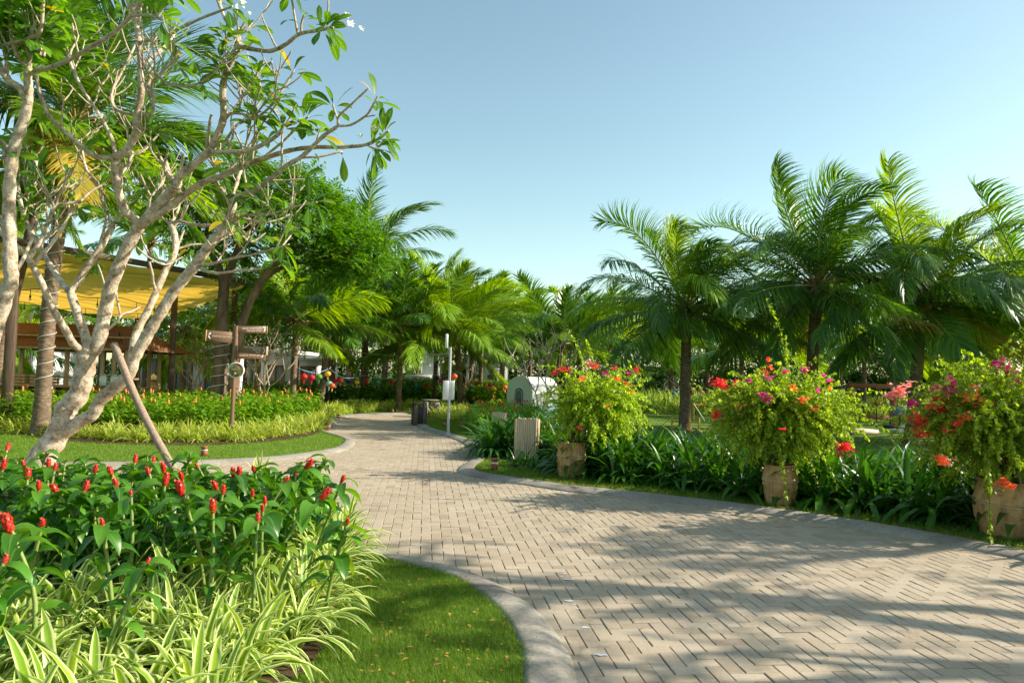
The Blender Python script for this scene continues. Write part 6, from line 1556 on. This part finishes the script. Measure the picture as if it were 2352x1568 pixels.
# ------------------------------------------------------------------ play lawn
M_RED = pmat("red_timber", (.24, .075, .04), (.30, .10, .055), 5, .7, stretch=(5, 5, .5)); M_ORG = pmat("orange_plastic", (.70, .28, .04), rough=.45); M_YEL = pmat("yellow_plastic", (.72, .48, .10), rough=.45)
zw = 27.0; w0 = at(1957, 900, zw); w1 = at(2051, 900, zw)
sw = thing("swing_frame", "reddish-brown timber frame with a top beam and low rail on the play lawn", "frame", ((w0[0] + w1[0]) / 2, zw, .03))
ht = at(2010, 886, zw)[2]
for p in (w0, w1): mb = MB(); beam(mb, (p[0], zw, 0), (p[0], zw, ht - .08), .18, .16); part("post", mb, M_RED, sw)
for z_, w_ in ((ht, .16), (at(2010, 957, zw)[2], .15)): mb = MB(); beam(mb, (w0[0] + (-.15 if z_ == ht else .09), zw, z_), (w1[0] + (.15 if z_ == ht else -.09), zw, z_), .14, w_); part("beam", mb, M_RED, sw)
zq = 25.5; q0 = at(2067, 985, zq); bh = thing("basketball_hoop", "small basketball stand with a blue backboard beside the swing frame", "basketball hoop", (q0[0], zq, .03))
hz = at(2067, 943, zq)[2]
M_BLUEB = pmat("blue_board", (.07, .16, .32), rough=.4)
mb = MB(); tube(mb, [(q0[0], zq, .03), (q0[0], zq, hz - .1)], .03, 8); part("pole", mb, M_BIND, bh)
mb = MB(); box(mb, (q0[0], zq - .05, hz), (.50, .03, .36), .1, .03); part("backboard", mb, M_BLUEB, bh)
mb = MB(); a = np.linspace(0, 6.28, 16); tube(mb, np.column_stack([q0[0] + .13 * np.cos(a), zq - .2 + .13 * np.sin(a), np.full(16, hz - .10)]), .01, 5); part("hoop_ring", mb, M_ORG, bh)
mb = MB(); box(mb, (q0[0] - .1, zq + .05, .10), (.75, .45, .14), .1, .03); part("base", mb, M_BIND, bh)
gx_ = at(2035, 975, 26.2); gl = thing("goal_net", "small black goal net frame in front of the red timber frame", "goal", (gx_[0], 26.2, .03))
mb = MB(); 
for a_, b_ in (((-.35, 0, 0), (-.35, 0, .85)), ((.15, 0, 0), (.15, 0, .85)), ((-.35, 0, .85), (.15, 0, .85)), ((.15, 0, .85), (.6, .2, 0)), ((-.35, 0, 0), (.6, .2, 0))): beam(mb, a_, b_, .035, .035)
part("frame", mb, M_BIND, gl, wld=False)
mb = MB()
for k in range(8): beam(mb, (.15 + k * .055, .02 * k, .02), (.15 + k * .055, .02 * k, max(.03, .85 - k * .105)), .008, .008)
for k in range(8): beam(mb, (.15, 0, .1 + .09 * k), (.15 + (.75 - .09 * k) * .52, .1, .1 + .09 * k), .008, .008)
part("net", mb, M_BIND, gl, wld=False)
zf = 24.5; f0 = at(1619, 967, zf); f1 = at(1593, 926, zf); fp = thing("flag_pole", "leaning thin white pole with a small orange pennant on the play lawn", "flag", f0)
mb = MB(); tube(mb, [f0, f1], .012, 6); part("pole", mb, M_WHITEP, fp)
mb = MB(); p = f1 - [0, 0, .03]; mb.add([p, p + [.13, .01, -.2], p + [.10, .01, -.17], p + [.01, 0, -.12]], [[0, 1, 2], [0, 2, 3]]); part("pennant", mb, M_ORG, fp)
def hurdle(xa, xb, yt, ybt, z, label):
    a_, b_ = at(xa, 950, z)[0], at(xb, 950, z)[0]; zt_ = at(xa, yt, z)[2]; zm = at(xa, ybt, z)[2]; r = thing("hurdle", label, "hurdle", ((a_ + b_) / 2, z, .03))
    for xx in (a_, b_):
        mb = MB(); tube(mb, [(xx, z, .03), (xx, z, zt_)], .028, 8); box(mb, (xx, z, .05), (.10, .4, .04), 0, .01); part("upright", mb, M_YEL, r)
    mb = MB(); tube(mb, [(a_, z, zm), (b_, z, zm)], .024, 8); part("bar", mb, M_ORG, r)
hurdle(1544, 1563, 958, 967, 22.8, "yellow and orange hurdle left of the big palm trunk"); hurdle(1584, 1606, 958, 969, 21.8, "yellow and orange hurdle right of the big palm trunk")
zb_ = 27.5; ba, bb_ = at(1594, 929, zb_), at(1636, 931, zb_); r = thing("limbo_bar", "thin orange bar on two posts behind the pennant", "bar", ((ba[0] + bb_[0]) / 2, zb_, .03))
mb = MB(); tube(mb, [ba, bb_], .035, 6); part("bar", mb, M_ORG, r)
for p in (ba, bb_): mb = MB(); tube(mb, [(p[0], zb_, .03), p], .03, 6); part("post", mb, M_YEL, r)
M_CREAM = pmat("cream_fabric", (.66, .52, .40), (.74, .60, .48), 3, .8)
def cushion(x, y, z, s, label, mat):
    c = at(x, y, z); mb = MB(); V = MB(); box(mb, (0, 0, s[2] / 2), s, .2, min(s) * .35); o = solo("play_mat", mb, mat, label, "mat"); o.location = (c[0], z, .04)
cushion(1972, 970, 22.5, (.95, .8, .16), "cream play mat lying on the lawn below the swing frame", M_CREAM)
cushion(2072, 988, 23.5, (.8, .5, .12), "grey-white mat at the basketball stand's foot", M_BOX)
cushion(1690, 965, 25, (.5, .5, .5), "small blue and tan play cube beside the middle bougainvillea", M_CREAM)
